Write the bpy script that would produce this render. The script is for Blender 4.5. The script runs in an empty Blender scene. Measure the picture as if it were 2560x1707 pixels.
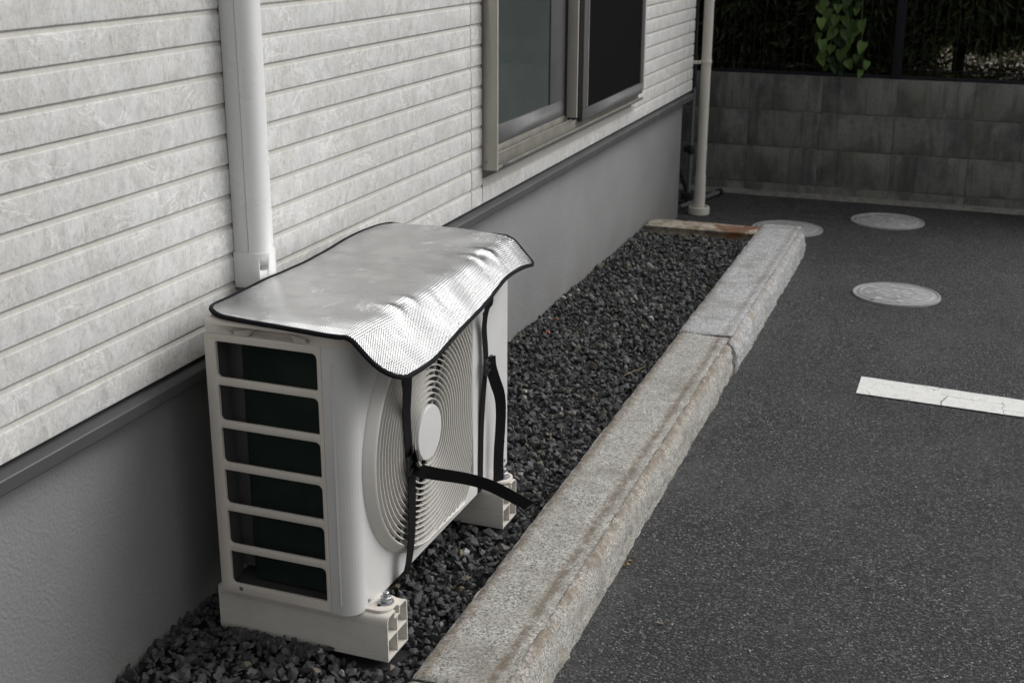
import bpy, bmesh, math, random
import numpy as np
from mathutils import Vector, Matrix, noise

random.seed(7)
RNG = np.random.default_rng(7)
SC = bpy.context.scene
COL = SC.collection
PI = math.pi
R = math.radians

# ------------------------------------------------------------------ camera
def camera_axes(yaw, pitch, roll):
    y, p, r = R(yaw), R(pitch), R(roll)
    fw = Vector((-math.sin(y) * math.cos(p), math.cos(y) * math.cos(p), -math.sin(p)))
    rt = Vector((math.cos(y), math.sin(y), 0))
    up = rt.cross(fw)
    return rt * math.cos(r) + up * math.sin(r), up * math.cos(r) - rt * math.sin(r), fw

cam = bpy.data.cameras.new('camera')
cam.sensor_width = 36
cam.lens = 3195.1 / 2560 * 36
cam.clip_start = .05
cam.clip_end = 500
cam.dof.use_dof = True
cam.dof.focus_distance = 2.15
cam.dof.aperture_fstop = 14
camo = bpy.data.objects.new('camera', cam)
COL.objects.link(camo)
_rt, _up, _fw = camera_axes(19.677, 18.084, .2607)
_m = Matrix((_rt, _up, -_fw)).transposed().to_4x4()
_m.translation = Vector((1.332, 0, 1.418))
camo.matrix_world = _m
SC.camera = camo

# ------------------------------------------------------------------ sky and sun (overcast day)
SUN_DIR = Vector((.55, .48, .68)).normalized()
world = bpy.data.worlds.new('World')
SC.world = world
world.use_nodes = True
wn, wl = world.node_tree.nodes, world.node_tree.links
wn.clear()
sky = wn.new('ShaderNodeTexSky')
sky.sky_type = 'NISHITA'
sky.sun_disc = False
sky.sun_elevation = math.asin(SUN_DIR.z)
sky.sun_rotation = math.atan2(SUN_DIR.x, SUN_DIR.y)
sky.air_density = 1.0
sky.dust_density = 4.0
sky.ozone_density = 1.0
hsv = wn.new('ShaderNodeHueSaturation')
hsv.inputs['Saturation'].default_value = .06
bg = wn.new('ShaderNodeBackground')
bg.inputs['Strength'].default_value = .125
wo = wn.new('ShaderNodeOutputWorld')
wl.new(sky.outputs[0], hsv.inputs['Color'])
wl.new(hsv.outputs[0], bg.inputs['Color'])
wl.new(bg.outputs[0], wo.inputs['Surface'])

sun = bpy.data.lights.new('sun', 'SUN')
sun.energy = .9
sun.angle = R(40)
sun.color = (1, .985, .965)
suno = bpy.data.objects.new('sun', sun)
COL.objects.link(suno)
suno.rotation_euler = SUN_DIR.to_track_quat('Z', 'Y').to_euler()

SC.view_settings.view_transform = 'Standard'
SC.view_settings.look = 'None'
SC.view_settings.exposure = 0.4
SC.view_settings.gamma = 1.0
SC.view_settings.use_curve_mapping = False
SC.cycles.max_bounces = 8
SC.cycles.diffuse_bounces = 4

# ------------------------------------------------------------------ materials
class Mat:
    def __init__(s, name):
        s.m = bpy.data.materials.new(name)
        s.m.use_nodes = True
        s.n, s.l = s.m.node_tree.nodes, s.m.node_tree.links
        s.p = s.n['Principled BSDF']
    def set(s, **k):
        for a, v in k.items():
            a = {'col': 'Base Color', 'rough': 'Roughness', 'metal': 'Metallic', 'spec': 'Specular IOR Level', 'coat': 'Coat Weight'}[a]
            if isinstance(v, tuple): v = (*v, 1)[:4]
            if hasattr(v, 'is_linked'): s.l.new(v, s.p.inputs[a])
            else: s.p.inputs[a].default_value = v
        return s
    def node(s, t, **props):
        n = s.n.new(t)
        for a, v in props.items(): setattr(n, a, v)
        return n
    def plug(s, sock, v):
        if hasattr(v, 'is_linked'): s.l.new(v, sock)
        elif isinstance(v, tuple) and len(v) == 3 and len(sock.default_value) == 4: sock.default_value = (*v, 1)
        else: sock.default_value = v
    def obj(s): return s.node('ShaderNodeTexCoord').outputs['Object']
    def attr(s, name): return s.node('ShaderNodeAttribute', attribute_name=name)
    def mapping(s, vec, scale=(1, 1, 1), loc=(0, 0, 0)):
        n = s.node('ShaderNodeMapping')
        s.l.new(vec, n.inputs[0])
        s.plug(n.inputs['Scale'], scale); s.plug(n.inputs['Location'], loc)
        return n.outputs[0]
    def noise(s, vec, scale, detail=4, rough=.55, dist=0, out='Fac'):
        n = s.node('ShaderNodeTexNoise')
        s.l.new(vec, n.inputs['Vector'])
        for a, v in (('Scale', scale), ('Detail', detail), ('Roughness', rough), ('Distortion', dist)): n.inputs[a].default_value = v
        return n.outputs[out]
    def voronoi(s, vec, scale, feature='F1', out='Distance'):
        n = s.node('ShaderNodeTexVoronoi', feature=feature)
        s.l.new(vec, n.inputs['Vector']); n.inputs['Scale'].default_value = scale
        return n.outputs[out]
    def ramp(s, fac, *stops, mode='LINEAR'):
        n = s.node('ShaderNodeValToRGB')
        n.color_ramp.interpolation = mode
        e = n.color_ramp.elements
        while len(e) < len(stops): e.new(.5)
        for k, (p, c) in enumerate(stops):
            e[k].position = p
            e[k].color = (c, c, c, 1) if isinstance(c, (int, float)) else (*c, 1)
        s.l.new(fac, n.inputs[0])
        return n.outputs[0]
    def mix(s, fac, a, b, mode='MIX'):
        n = s.node('ShaderNodeMix', data_type='RGBA', blend_type=mode)
        s.plug(n.inputs[0], fac); s.plug(n.inputs[6], a); s.plug(n.inputs[7], b)
        return n.outputs[2]
    def math(s, op, a, b=0.0, c=0.0):
        n = s.node('ShaderNodeMath', operation=op)
        s.plug(n.inputs[0], a); s.plug(n.inputs[1], b); s.plug(n.inputs[2], c)
        return n.outputs[0]
    def vadd(s, a, b):
        n = s.node('ShaderNodeVectorMath', operation='ADD')
        s.plug(n.inputs[0], a); s.plug(n.inputs[1], b)
        return n.outputs[0]
    def sep(s, v):
        n = s.node('ShaderNodeSeparateXYZ'); s.l.new(v, n.inputs[0]); return n.outputs
    def bump(s, h, dist, strength=1.0, prev=None):
        n = s.node('ShaderNodeBump')
        n.inputs['Strength'].default_value = strength
        n.inputs['Distance'].default_value = dist
        s.l.new(h, n.inputs['Height'])
        if prev: s.l.new(prev, n.inputs['Normal'])
        s.l.new(n.outputs[0], s.p.inputs['Normal'])
        return n.outputs[0]

def plain(name, col, rough=.5, metal=0.0, spec=.5, mottle=.0, mscale=20.0, bump=0.0, bscale=300.0):
    m = Mat(name).set(col=col, rough=rough, metal=metal, spec=spec)
    v = m.obj()
    if mottle:
        f = m.noise(v, mscale, 6, .6)
        lo = tuple(c * (1 - mottle) for c in col); hi = tuple(min(1, c * (1 + mottle)) for c in col)
        m.set(col=m.ramp(f, (.3, lo), (.7, hi)))
        m.set(rough=m.ramp(m.noise(v, mscale * 2.3, 3), (.3, max(0, rough - .08)), (.7, min(1, rough + .08))))
    if bump: m.bump(m.noise(v, bscale, 3), bump)
    return m.m

def siding_material():
    m = Mat('marbled_siding')
    rnd = m.node('ShaderNodeObjectInfo').outputs['Random']
    off = m.node('ShaderNodeCombineXYZ')
    m.l.new(m.math('MULTIPLY', rnd, 37.0), off.inputs[1]); m.l.new(m.math('MULTIPLY', rnd, 11.0), off.inputs[2])
    v = m.vadd(m.obj(), off.outputs[0])
    big = m.noise(v, 7, 4, .6)
    mid = m.noise(m.mapping(v, (1, 1, .7)), 32, 7, .72, .9)
    fine = m.noise(m.mapping(v, (1, 1, .6)), 150, 6, .72, .5)
    base = m.ramp(mid, (.30, (.40, .397, .385)), (.44, (.52, .518, .507)), (.56, (.595, .593, .585)), (.74, (.66, .658, .65)))
    base = m.mix(m.math('MULTIPLY', m.ramp(big, (.45, 0.0), (.66, 1.0)), .40), base, (.50, .485, .43))
    spk = m.ramp(fine, (.36, 1.0), (.46, 0.0))
    base = m.mix(m.math('MULTIPLY', spk, m.ramp(big, (.3, .25), (.6, .75))), base, (.35, .345, .33))
    spk2 = m.ramp(fine, (.55, 0.0), (.66, 1.0))
    base = m.mix(m.math('MULTIPLY', spk2, .45), base, (.72, .72, .71))
    # pale and dark veins
    w = m.noise(m.mapping(v, (1, .8, 1.3)), 8, 6, .62, 1.7)
    vm = m.ramp(m.math('ABSOLUTE', m.math('SUBTRACT', w, .5)), (.0, 1.0), (.022, 0.0))
    vm = m.math('MULTIPLY', vm, m.ramp(m.noise(v, 5, 2), (.48, 0.0), (.58, 1.0)))
    base = m.mix(m.math('MULTIPLY', vm, .8), base, (.76, .755, .735))
    w2 = m.noise(m.mapping(v, (1, .9, 1.2), (0, 4, 2)), 14, 6, .65, 2.0)
    v2 = m.ramp(m.math('ABSOLUTE', m.math('SUBTRACT', w2, .48)), (.0, 1.0), (.018, 0.0))
    v2 = m.math('MULTIPLY', v2, m.ramp(m.noise(v, 7, 2), (.48, 0.0), (.58, 1.0)))
    base = m.mix(m.math('MULTIPLY', v2, .55), base, (.34, .335, .315))
    # occlusion shade painted on the sloping ledge of every board, and faint runs down the wall
    runs = m.noise(m.mapping(m.obj(), (1, 1, .06)), 46, 4, .7)
    base = m.mix(m.math('MULTIPLY', m.ramp(runs, (.55, 0.0), (.75, 1.0)), .2), base, (.42, .40, .34))
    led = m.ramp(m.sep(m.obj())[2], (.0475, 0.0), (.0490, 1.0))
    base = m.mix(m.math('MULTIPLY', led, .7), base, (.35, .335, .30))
    m.set(col=base, rough=.72, spec=.25)
    b = m.bump(fine, .0007, .6)
    m.bump(mid, .0014, .5, b)
    return m.m

def stucco_material():
    m = Mat('painted_render')
    v = m.obj()
    c = m.ramp(m.noise(v, 2.2, 5, .6), (.3, (.175, .175, .176)), (.7, (.215, .215, .215)))
    low = m.math('MULTIPLY', m.ramp(m.sep(v)[2], (.10, 1.0), (.26, 0.0)), m.ramp(m.noise(m.mapping(v, (1, 1, .5)), 9, 5, .65), (.42, 0.0), (.68, .5)))
    c = m.mix(low, c, (.15, .135, .11))
    m.set(col=c, rough=.72, spec=.3)
    a = m.noise(v, 140, 4, .55, .1)
    m.bump(m.ramp(a, (.35, 0.0), (.65, 1.0)), .0010, .8)
    return m.m

def granite_material(name, tint, tone, rust=False, band_amount=1.0):
    m = Mat(name)
    v = m.obj()
    grain = m.voronoi(m.vadd(v, m.mapping(m.noise(v, 200, 2, out='Color'), (.004, .004, .004))), 300, out='Color')
    g = m.sep(grain)[0]
    c = m.ramp(g, (.0, tuple(t * .22 for t in tint)), (.14, tuple(t * .50 for t in tint)), (.40, tuple(t * 1.0 for t in tint)), (.75, tuple(t * 1.32 for t in tint)), (1.0, tuple(t * 1.8 for t in tint)))
    big = m.noise(v, 14, 6, .65)
    c = m.mix(m.ramp(big, (.36, .0), (.62, .6)), c, m.mix(.75, c, tone), 'MIX')
    soot = m.ramp(m.noise(m.vadd(v, (1, 2, 3)), 6.5, 6, .68), (.50, 0.0), (.66, .55))
    c = m.mix(soot, c, (.155, .145, .125))
    # brown wear along the arrises, with shade painted under the front lip
    st = m.attr('edge_wear_shade').outputs['Fac']
    band = m.math('MINIMUM', 1.0, m.math('MULTIPLY', st, m.ramp(m.noise(v, 30, 6, .7), (.40, .15), (.56, 1.25))))
    c = m.mix(m.math('MULTIPLY', band, .72 * band_amount), c, m.mix(m.noise(v, 60, 4), (.075, .058, .045), (.20, .145, .09)))
    fr = m.attr('rough_face').outputs['Fac']
    c = m.mix(m.math('MULTIPLY', fr, m.ramp(m.noise(v, 20, 5, .7), (.52, 0.0), (.70, .6))), c, (.30, .25, .18))
    if rust:
        rz = m.ramp(m.noise(m.vadd(v, (0, 3, 0)), 9, 5, .6), (.47, 0.0), (.56, 1.0))
        x = m.ramp(m.sep(v)[1], (.18, 0.0), (.30, 1.0))
        c = m.mix(m.math('MULTIPLY', m.math('MULTIPLY', rz, x), .9), c, (.165, .062, .030))
        dk = m.ramp(m.noise(m.vadd(v, (5, 0, 0)), 22, 5, .65), (.5, 0.0), (.62, .75))
        c = m.mix(dk, c, (.09, .075, .05))
    m.set(col=c, rough=.85, spec=.25)
    b = m.bump(m.noise(v, 260, 4, .65), .0016, .7)
    m.bump(m.noise(v, 700, 2), .0006, .6, b)
    return m.m

def asphalt_material():
    m = Mat('asphalt')
    v = m.obj()
    cellc = m.sep(m.voronoi(v, 195, out='Color'))
    dist = m.voronoi(v, 195)
    c = m.ramp(cellc[0], (.0, (.016, .016, .0175)), (.40, (.033, .033, .0355)), (.72, (.063, .063, .067)), (.90, (.105, .105, .109)), (.985, (.16, .16, .162)), (1.0, (.28, .277, .27)))
    gap = m.ramp(dist, (.40, 0.0), (.75, 1.0))
    c = m.mix(gap, c, (.013, .013, .0135))
    fine = m.noise(v, 520, 4, .75)
    c = m.mix(.75, c, m.ramp(fine, (.33, .25), (.67, 2.1)), 'MULTIPLY')
    big = m.noise(v, 2.1, 6, .65)
    c = m.mix(m.ramp(big, (.38, 0.0), (.7, .5)), c, m.mix(.5, c, (.066, .065, .062)))
    blot = m.ramp(m.noise(m.vadd(v, (7, 3, 0)), 1.1, 4, .6), (.52, 0.0), (.62, .35))
    c = m.mix(blot, c, m.mix(.6, c, (.018, .018, .019)))
    dust = m.math('MULTIPLY', m.ramp(m.sep(v)[0], (.66, 1.0), (.78, 0.0)), m.ramp(m.noise(v, 16, 5, .7), (.42, 0.0), (.68, .6)))
    c = m.mix(dust, c, (.088, .085, .079))
    wornp = m.ramp(m.noise(m.mapping(v, (1, .55, 1), (3, 9, 0)), 3.4, 5, .65), (.50, 0.0), (.66, .40))
    c = m.mix(wornp, c, m.mix(.5, c, (.105, .105, .108)))
    pale = m.math('MULTIPLY', m.ramp(m.sep(m.voronoi(m.vadd(v, (3, 1, 0)), 95, out='Color'))[1], (.965, 0.0), (.97, 1.0), mode='CONSTANT'), m.ramp(m.voronoi(m.vadd(v, (3, 1, 0)), 95), (.2, 1.0), (.32, 0.0)))
    c = m.mix(m.math('MULTIPLY', pale, .5), c, (.19, .18, .165))
    m.set(col=c, rough=.86, spec=.3)
    hgt = m.math('MULTIPLY', m.math('SUBTRACT', 1.0, dist), m.math('ADD', m.math('MULTIPLY', cellc[1], .7), .3))
    b = m.bump(hgt, .0045, .9)
    m.bump(fine, .0015, .6, b)
    return m.m

def gravel_material():
    m = Mat('crushed_basalt')
    rnd = m.node('ShaderNodeNewGeometry').outputs['Random Per Island']
    v = m.obj()
    c = m.ramp(rnd, (.0, (.034, .035, .037)), (.35, (.048, .049, .052)), (.65, (.064, .065, .068)), (.86, (.088, .089, .091)), (.915, (.085, .09, .078)), (.945, (.11, .093, .06)), (.97, (.14, .12, .09)), (.988, (.16, .155, .14)), (.996, (.30, .29, .27)), mode='LINEAR')
    c = m.mix(.6, c, m.ramp(m.noise(v, 240, 5, .7), (.3, .48), (.7, 1.4)), 'MULTIPLY')
    moss = m.ramp(m.noise(v, 3.2, 4, .6), (.6, 0.0), (.72, .4))
    c = m.mix(moss, c, (.038, .037, .02))
    m.set(col=c, rough=.7, spec=.35)
    m.bump(m.noise(v, 420, 4, .6), .0012, .6)
    return m.m

def concrete_block_material():
    m = Mat('weathered_concrete_block')
    v = m.obj()
    rnd = m.node('ShaderNodeObjectInfo').outputs['Random']
    off = m.node('ShaderNodeCombineXYZ')
    m.l.new(m.math('MULTIPLY', rnd, 23.0), off.inputs[0])
    u = m.vadd(v, off.outputs[0])
    c = m.ramp(m.noise(v, 55, 6, .7), (.3, (.165, .165, .16)), (.7, (.245, .243, .23)))
    damp = m.ramp(m.noise(m.mapping(u, (1.5, 1, .85)), 4.5, 5, .6, .3), (.44, 0.0), (.58, 1.0))
    c = m.mix(m.math('MULTIPLY', damp, .72), c, (.066, .066, .071))
    alg = m.ramp(m.noise(m.mapping(u, (1, 1, .5), (2, 0, 0)), 6, 5, .65), (.42, 0.0), (.62, .6))
    c = m.mix(alg, c, (.135, .134, .105))
    drip = m.ramp(m.noise(m.mapping(u, (1, 1, .05)), 26, 4, .7), (.52, 0.0), (.68, .6))
    c = m.mix(drip, c, (.055, .054, .050))
    m.set(col=c, rough=.9, spec=.2)
    m.bump(m.noise(v, 300, 4, .7), .0015, .7)
    return m.m

def foil_material():
    m = Mat('quilted_foil')
    uv = m.node('ShaderNodeUVMap', uv_map='UVMap').outputs[0]
    s = m.sep(uv)
    k = 2 * PI / .0062
    k2 = 2 * PI / .0050
    a = m.math('SINE', m.math('MULTIPLY', s[0], k))
    b = m.math('SINE', m.math('MULTIPLY', s[1], k2))
    bead = m.math('ADD', m.math('MULTIPLY', b, .55), m.math('MULTIPLY', m.math('MULTIPLY', a, b), .22))
    gate = m.ramp(m.noise(uv, 9, 3, .6), (.36, .35), (.62, 1.25))
    gate = m.math('ADD', gate, m.ramp(s[0], (.0, .9), (.05, .0)))
    gate = m.math('ADD', gate, m.ramp(s[1], (.20, .0), (.30, .5)))
    h = m.math('MULTIPLY', bead, gate)
    # pressed cross seams every few centimetres
    fr = m.math('FRACT', m.math('DIVIDE', s[0], .093))
    h = m.math('ADD', h, m.ramp(m.math('ABSOLUTE', m.math('SUBTRACT', fr, .5)), (.0, .35), (.022, .6)))
    m.set(col=(.76, .76, .765), metal=1.0, rough=m.ramp(m.noise(uv, 40, 4), (.3, .09), (.7, .17)))
    cr = m.noise(m.mapping(uv, (1, 2.6, 1)), 34, 4, .6, 1.2)
    cr = m.ramp(m.math('ABSOLUTE', m.math('SUBTRACT', cr, .5)), (.0, 1.0), (.03, 0.0))
    cr = m.math('MULTIPLY', cr, m.ramp(m.noise(uv, 12, 2), (.52, 0.0), (.62, 1.0)))
    b0 = m.bump(cr, .0004, .6)
    m.bump(h, .00055, 1.0, b0)
    return m.m

def leaf_material(name, lo, hi, trans=.0, rough=.5):
    m = Mat(name)
    rnd = m.node('ShaderNodeNewGeometry').outputs['Random Per Island']
    oi = m.node('ShaderNodeObjectInfo').outputs['Random']
    f = m.math('FRACT', m.math('ADD', rnd, oi))
    m.set(col=m.ramp(f, (.0, lo), (1.0, hi)), rough=rough, spec=.3)
    if trans:
        t = m.node('ShaderNodeBsdfTranslucent')
        m.l.new(m.ramp(f, (.0, tuple(c * 1.2 for c in lo)), (1.0, tuple(c * 1.3 for c in hi))), t.inputs[0])
        mx = m.node('ShaderNodeMixShader'); mx.inputs[0].default_value = trans
        m.l.new(m.p.outputs[0], mx.inputs[1]); m.l.new(t.outputs[0], mx.inputs[2])
        m.l.new(mx.outputs[0], m.n['Material Output'].inputs[0])
    return m.m

def line_paint_material():
    m = Mat('worn_line_paint')
    v = m.obj()
    c = m.ramp(m.noise(v, 30, 5), (.3, (.62, .62, .60)), (.7, (.72, .72, .71)))
    w = m.noise(v, 120, 6, .7)
    chips = m.ramp(w, (.345, 1.0), (.385, 0.0))
    ck = m.voronoi(m.vadd(v, m.mapping(m.noise(v, 8, 3, out='Color'), (.1, .1, 0))), 5.5, 'DISTANCE_TO_EDGE')
    crack = m.ramp(ck, (.0, 1.0), (.009, 0.0))
    crack = m.math('MULTIPLY', crack, m.ramp(m.noise(v, 6, 2), (.44, 0.0), (.5, 1.0)))
    c = m.mix(m.math('MAXIMUM', m.math('MULTIPLY', chips, .8), crack), c, (.05, .05, .05))
    m.set(col=c, rough=.75, spec=.3)
    m.bump(m.voronoi(v, 230), .002, .6)
    return m.m

def lid_material():
    m = Mat('pale_cast_lid')
    v = m.obj()
    c = m.ramp(m.noise(v, 40, 5, .65), (.3, (.24, .243, .252)), (.7, (.34, .343, .352)))
    d = m.ramp(m.noise(v, 9, 4), (.5, 0.0), (.7, .5))
    c = m.mix(d, c, (.22, .215, .205))
    m.set(col=c, rough=.7, spec=.3)
    m.bump(m.noise(v, 400, 3), .0008, .5)
    return m.m

M = {}
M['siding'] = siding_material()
M['stucco'] = stucco_material()
M['groove'] = plain('siding_backing', (.20, .175, .15), .8)
M['flash'] = plain('grey_steel_flashing', (.060, .060, .062), .5, 0.0, .5, .12, 6)
M['gapblack'] = plain('dark_gap', (.012, .012, .012), .9)
M['roof'] = plain('grey_roof', (.08, .08, .085), .7, mottle=.2)
M['bronze'] = plain('champagne_aluminium', (.47, .445, .40), .42, .15, .5, .06, 14)
M['track'] = plain('dark_bronze', (.20, .19, .165), .5, .1, .4, .2, 18)  # darker, more mottled tone of the window bronze for the sill rails
M['sash'] = plain('aluminium_dark_reflection', (.072, .071, .071), .55, .1, .5, .08, 10)  # champagne frame metal with its dark reflection put into the base colour
M['pane'] = plain('obscured_glass', (.062, .074, .070), .1, 0.0, .6, .15, 3)
M['screen'] = plain('fly_screen', (.007, .007, .0075), 1.0, 0, .03)
M['rubber'] = plain('black_rubber', (.012, .012, .013), .6)
M['duct'] = plain('white_plastic', (.68, .68, .675), .3, 0, .5, .015, 5)
M['cream'] = plain('cream_pvc', (.60, .575, .51), .38, 0, .5, .02, 5)
M['insul'] = plain('pipe_insulation', (.20, .15, .12), .8, mottle=.2)
M['acw'] = plain('ivory_enamel', (.60, .555, .50), .38, 0, .5, .05, 7)
M['acf'] = plain('ivory_enamel_front', (.56, .555, .545), .36, 0, .5, .04, 7)
M['acg'] = plain('ivory_plastic_grille', (.57, .55, .515), .45, 0, .4)
M['coil'] = None
M['dark'] = plain('dark_inside', (.010, .011, .011), .8)
M['post'] = plain('grey_zinc', (.075, .075, .076), .6, .2)
M['screw'] = plain('zinc_screw', (.30, .29, .27), .4, .8)
M['bolt'] = plain('galvanised_bolt', (.40, .41, .43), .38, .85, .5, .2, 90)
M['block'] = plain('ivory_pvc_block', (.62, .59, .54), .42, 0, .45, .06, 11)
M['foil'] = foil_material()
M['binding'] = plain('black_binding', (.007, .007, .009), .9, 0, .2, bump=.0008, bscale=900)
M['strap'] = plain('black_webbing', (.005, .005, .0055), .9, 0, .15, bump=.0006, bscale=1100)
M['asphalt'] = asphalt_material()
M['gravel'] = gravel_material()
M['gravel_bed'] = plain('gravel_bed', (.016, .016, .017), .9, mottle=.4, mscale=60)
M['granite'] = granite_material('granite_grey', (.318, .311, .292), (.275, .262, .235))
M['granite_pale'] = granite_material('granite_pale', (.36, .362, .365), (.29, .295, .30), band_amount=.55)
M['granite_tan'] = granite_material('granite_tan', (.35, .335, .30), (.31, .28, .23))
M['granite_rust'] = granite_material('granite_rusty', (.36, .33, .27), (.28, .23, .16), rust=True)
M['cblock'] = concrete_block_material()
M['mortar'] = plain('mortar', (.13, .128, .11), .95, mottle=.35, mscale=30)
M['footing'] = plain('footing_concrete', (.17, .165, .15), .9, mottle=.35, mscale=25)
M['soil'] = plain('leafy_soil', (.035, .03, .02), .95, mottle=.6, mscale=40, bump=.01, bscale=50)
M['ground_far'] = plain('dry_ground', (.050, .042, .027), .95, mottle=.85, mscale=10)
M['fence'] = plain('dark_fence_paint', (.010, .011, .015), .7, 0, .3)
M['needle'] = leaf_material('conifer_spray', (.020, .028, .010), (.060, .078, .028), .12)
M['needle2'] = leaf_material('far_leaves', (.03, .045, .015), (.07, .09, .03), .2)
M['weed'] = leaf_material('weed_leaf', (.07, .035, .02), (.09, .11, .03), .1)
M['bark'] = plain('bark', (.03, .024, .018), .95, mottle=.4)
M['vine'] = leaf_material('vine_leaf', (.022, .055, .018), (.17, .27, .07), .35, .4)
M['stem'] = plain('vine_stem', (.06, .07, .03), .7)
M['line'] = line_paint_material()
M['lid'] = lid_material()
M['lidring'] = plain('iron_rim', (.36, .362, .37), .7, mottle=.3)
M['standgrey'] = plain('grey_painted_tube', (.12, .125, .13), .5)
M['orange'] = plain('bright_orange_chip', (.75, .13, .035), .6)
M['rustchip'] = plain('dull_orange_chip', (.22, .085, .035), .7)
M['straw'] = plain('dry_straw', (.26, .22, .11), .8)
M['pebble'] = plain('tan_pebble', (.20, .15, .10), .8, mottle=.3, mscale=80)
M['pale_pebble'] = plain('pale_pebble', (.27, .25, .22), .8, mottle=.3, mscale=80)
M['flake'] = plain('dry_leaf_flakes', (.22, .15, .075), .85, mottle=.4, mscale=90)

def coil_material():
    m = Mat('condenser_fins')
    v = m.obj()
    s = m.sep(v)
    w = m.math('SINE', m.math('MULTIPLY', s[2], 2 * PI / .0022))
    c = m.ramp(m.noise(v, 12, 3), (.4, (.007, .018, .014)), (.6, (.014, .028, .022)))
    m.set(col=c, rough=.5, metal=.2, spec=.3)
    m.bump(w, .0012, .6)
    return m.m
M['coil'] = coil_material()

# ------------------------------------------------------------------ helpers
def link(name, me, parent=None, loc=None):
    o = bpy.data.objects.new(name, me)
    COL.objects.link(o)
    if parent: o.parent = parent
    if loc is not None: o.location = loc
    return o

def tag(o, label=None, cat=None, group=None, kind=None):
    if label: o['label'] = label
    if cat: o['category'] = cat
    if group: o['group'] = group
    if kind: o['kind'] = kind
    return o

def thing(name, label, cat, loc=(0, 0, 0), rz=0.0, group=None):
    o = bpy.data.objects.new(name, None)
    COL.objects.link(o)
    o.location = loc; o.rotation_euler = (0, 0, rz)
    o.empty_display_size = .05
    return tag(o, label, cat, group)

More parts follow.
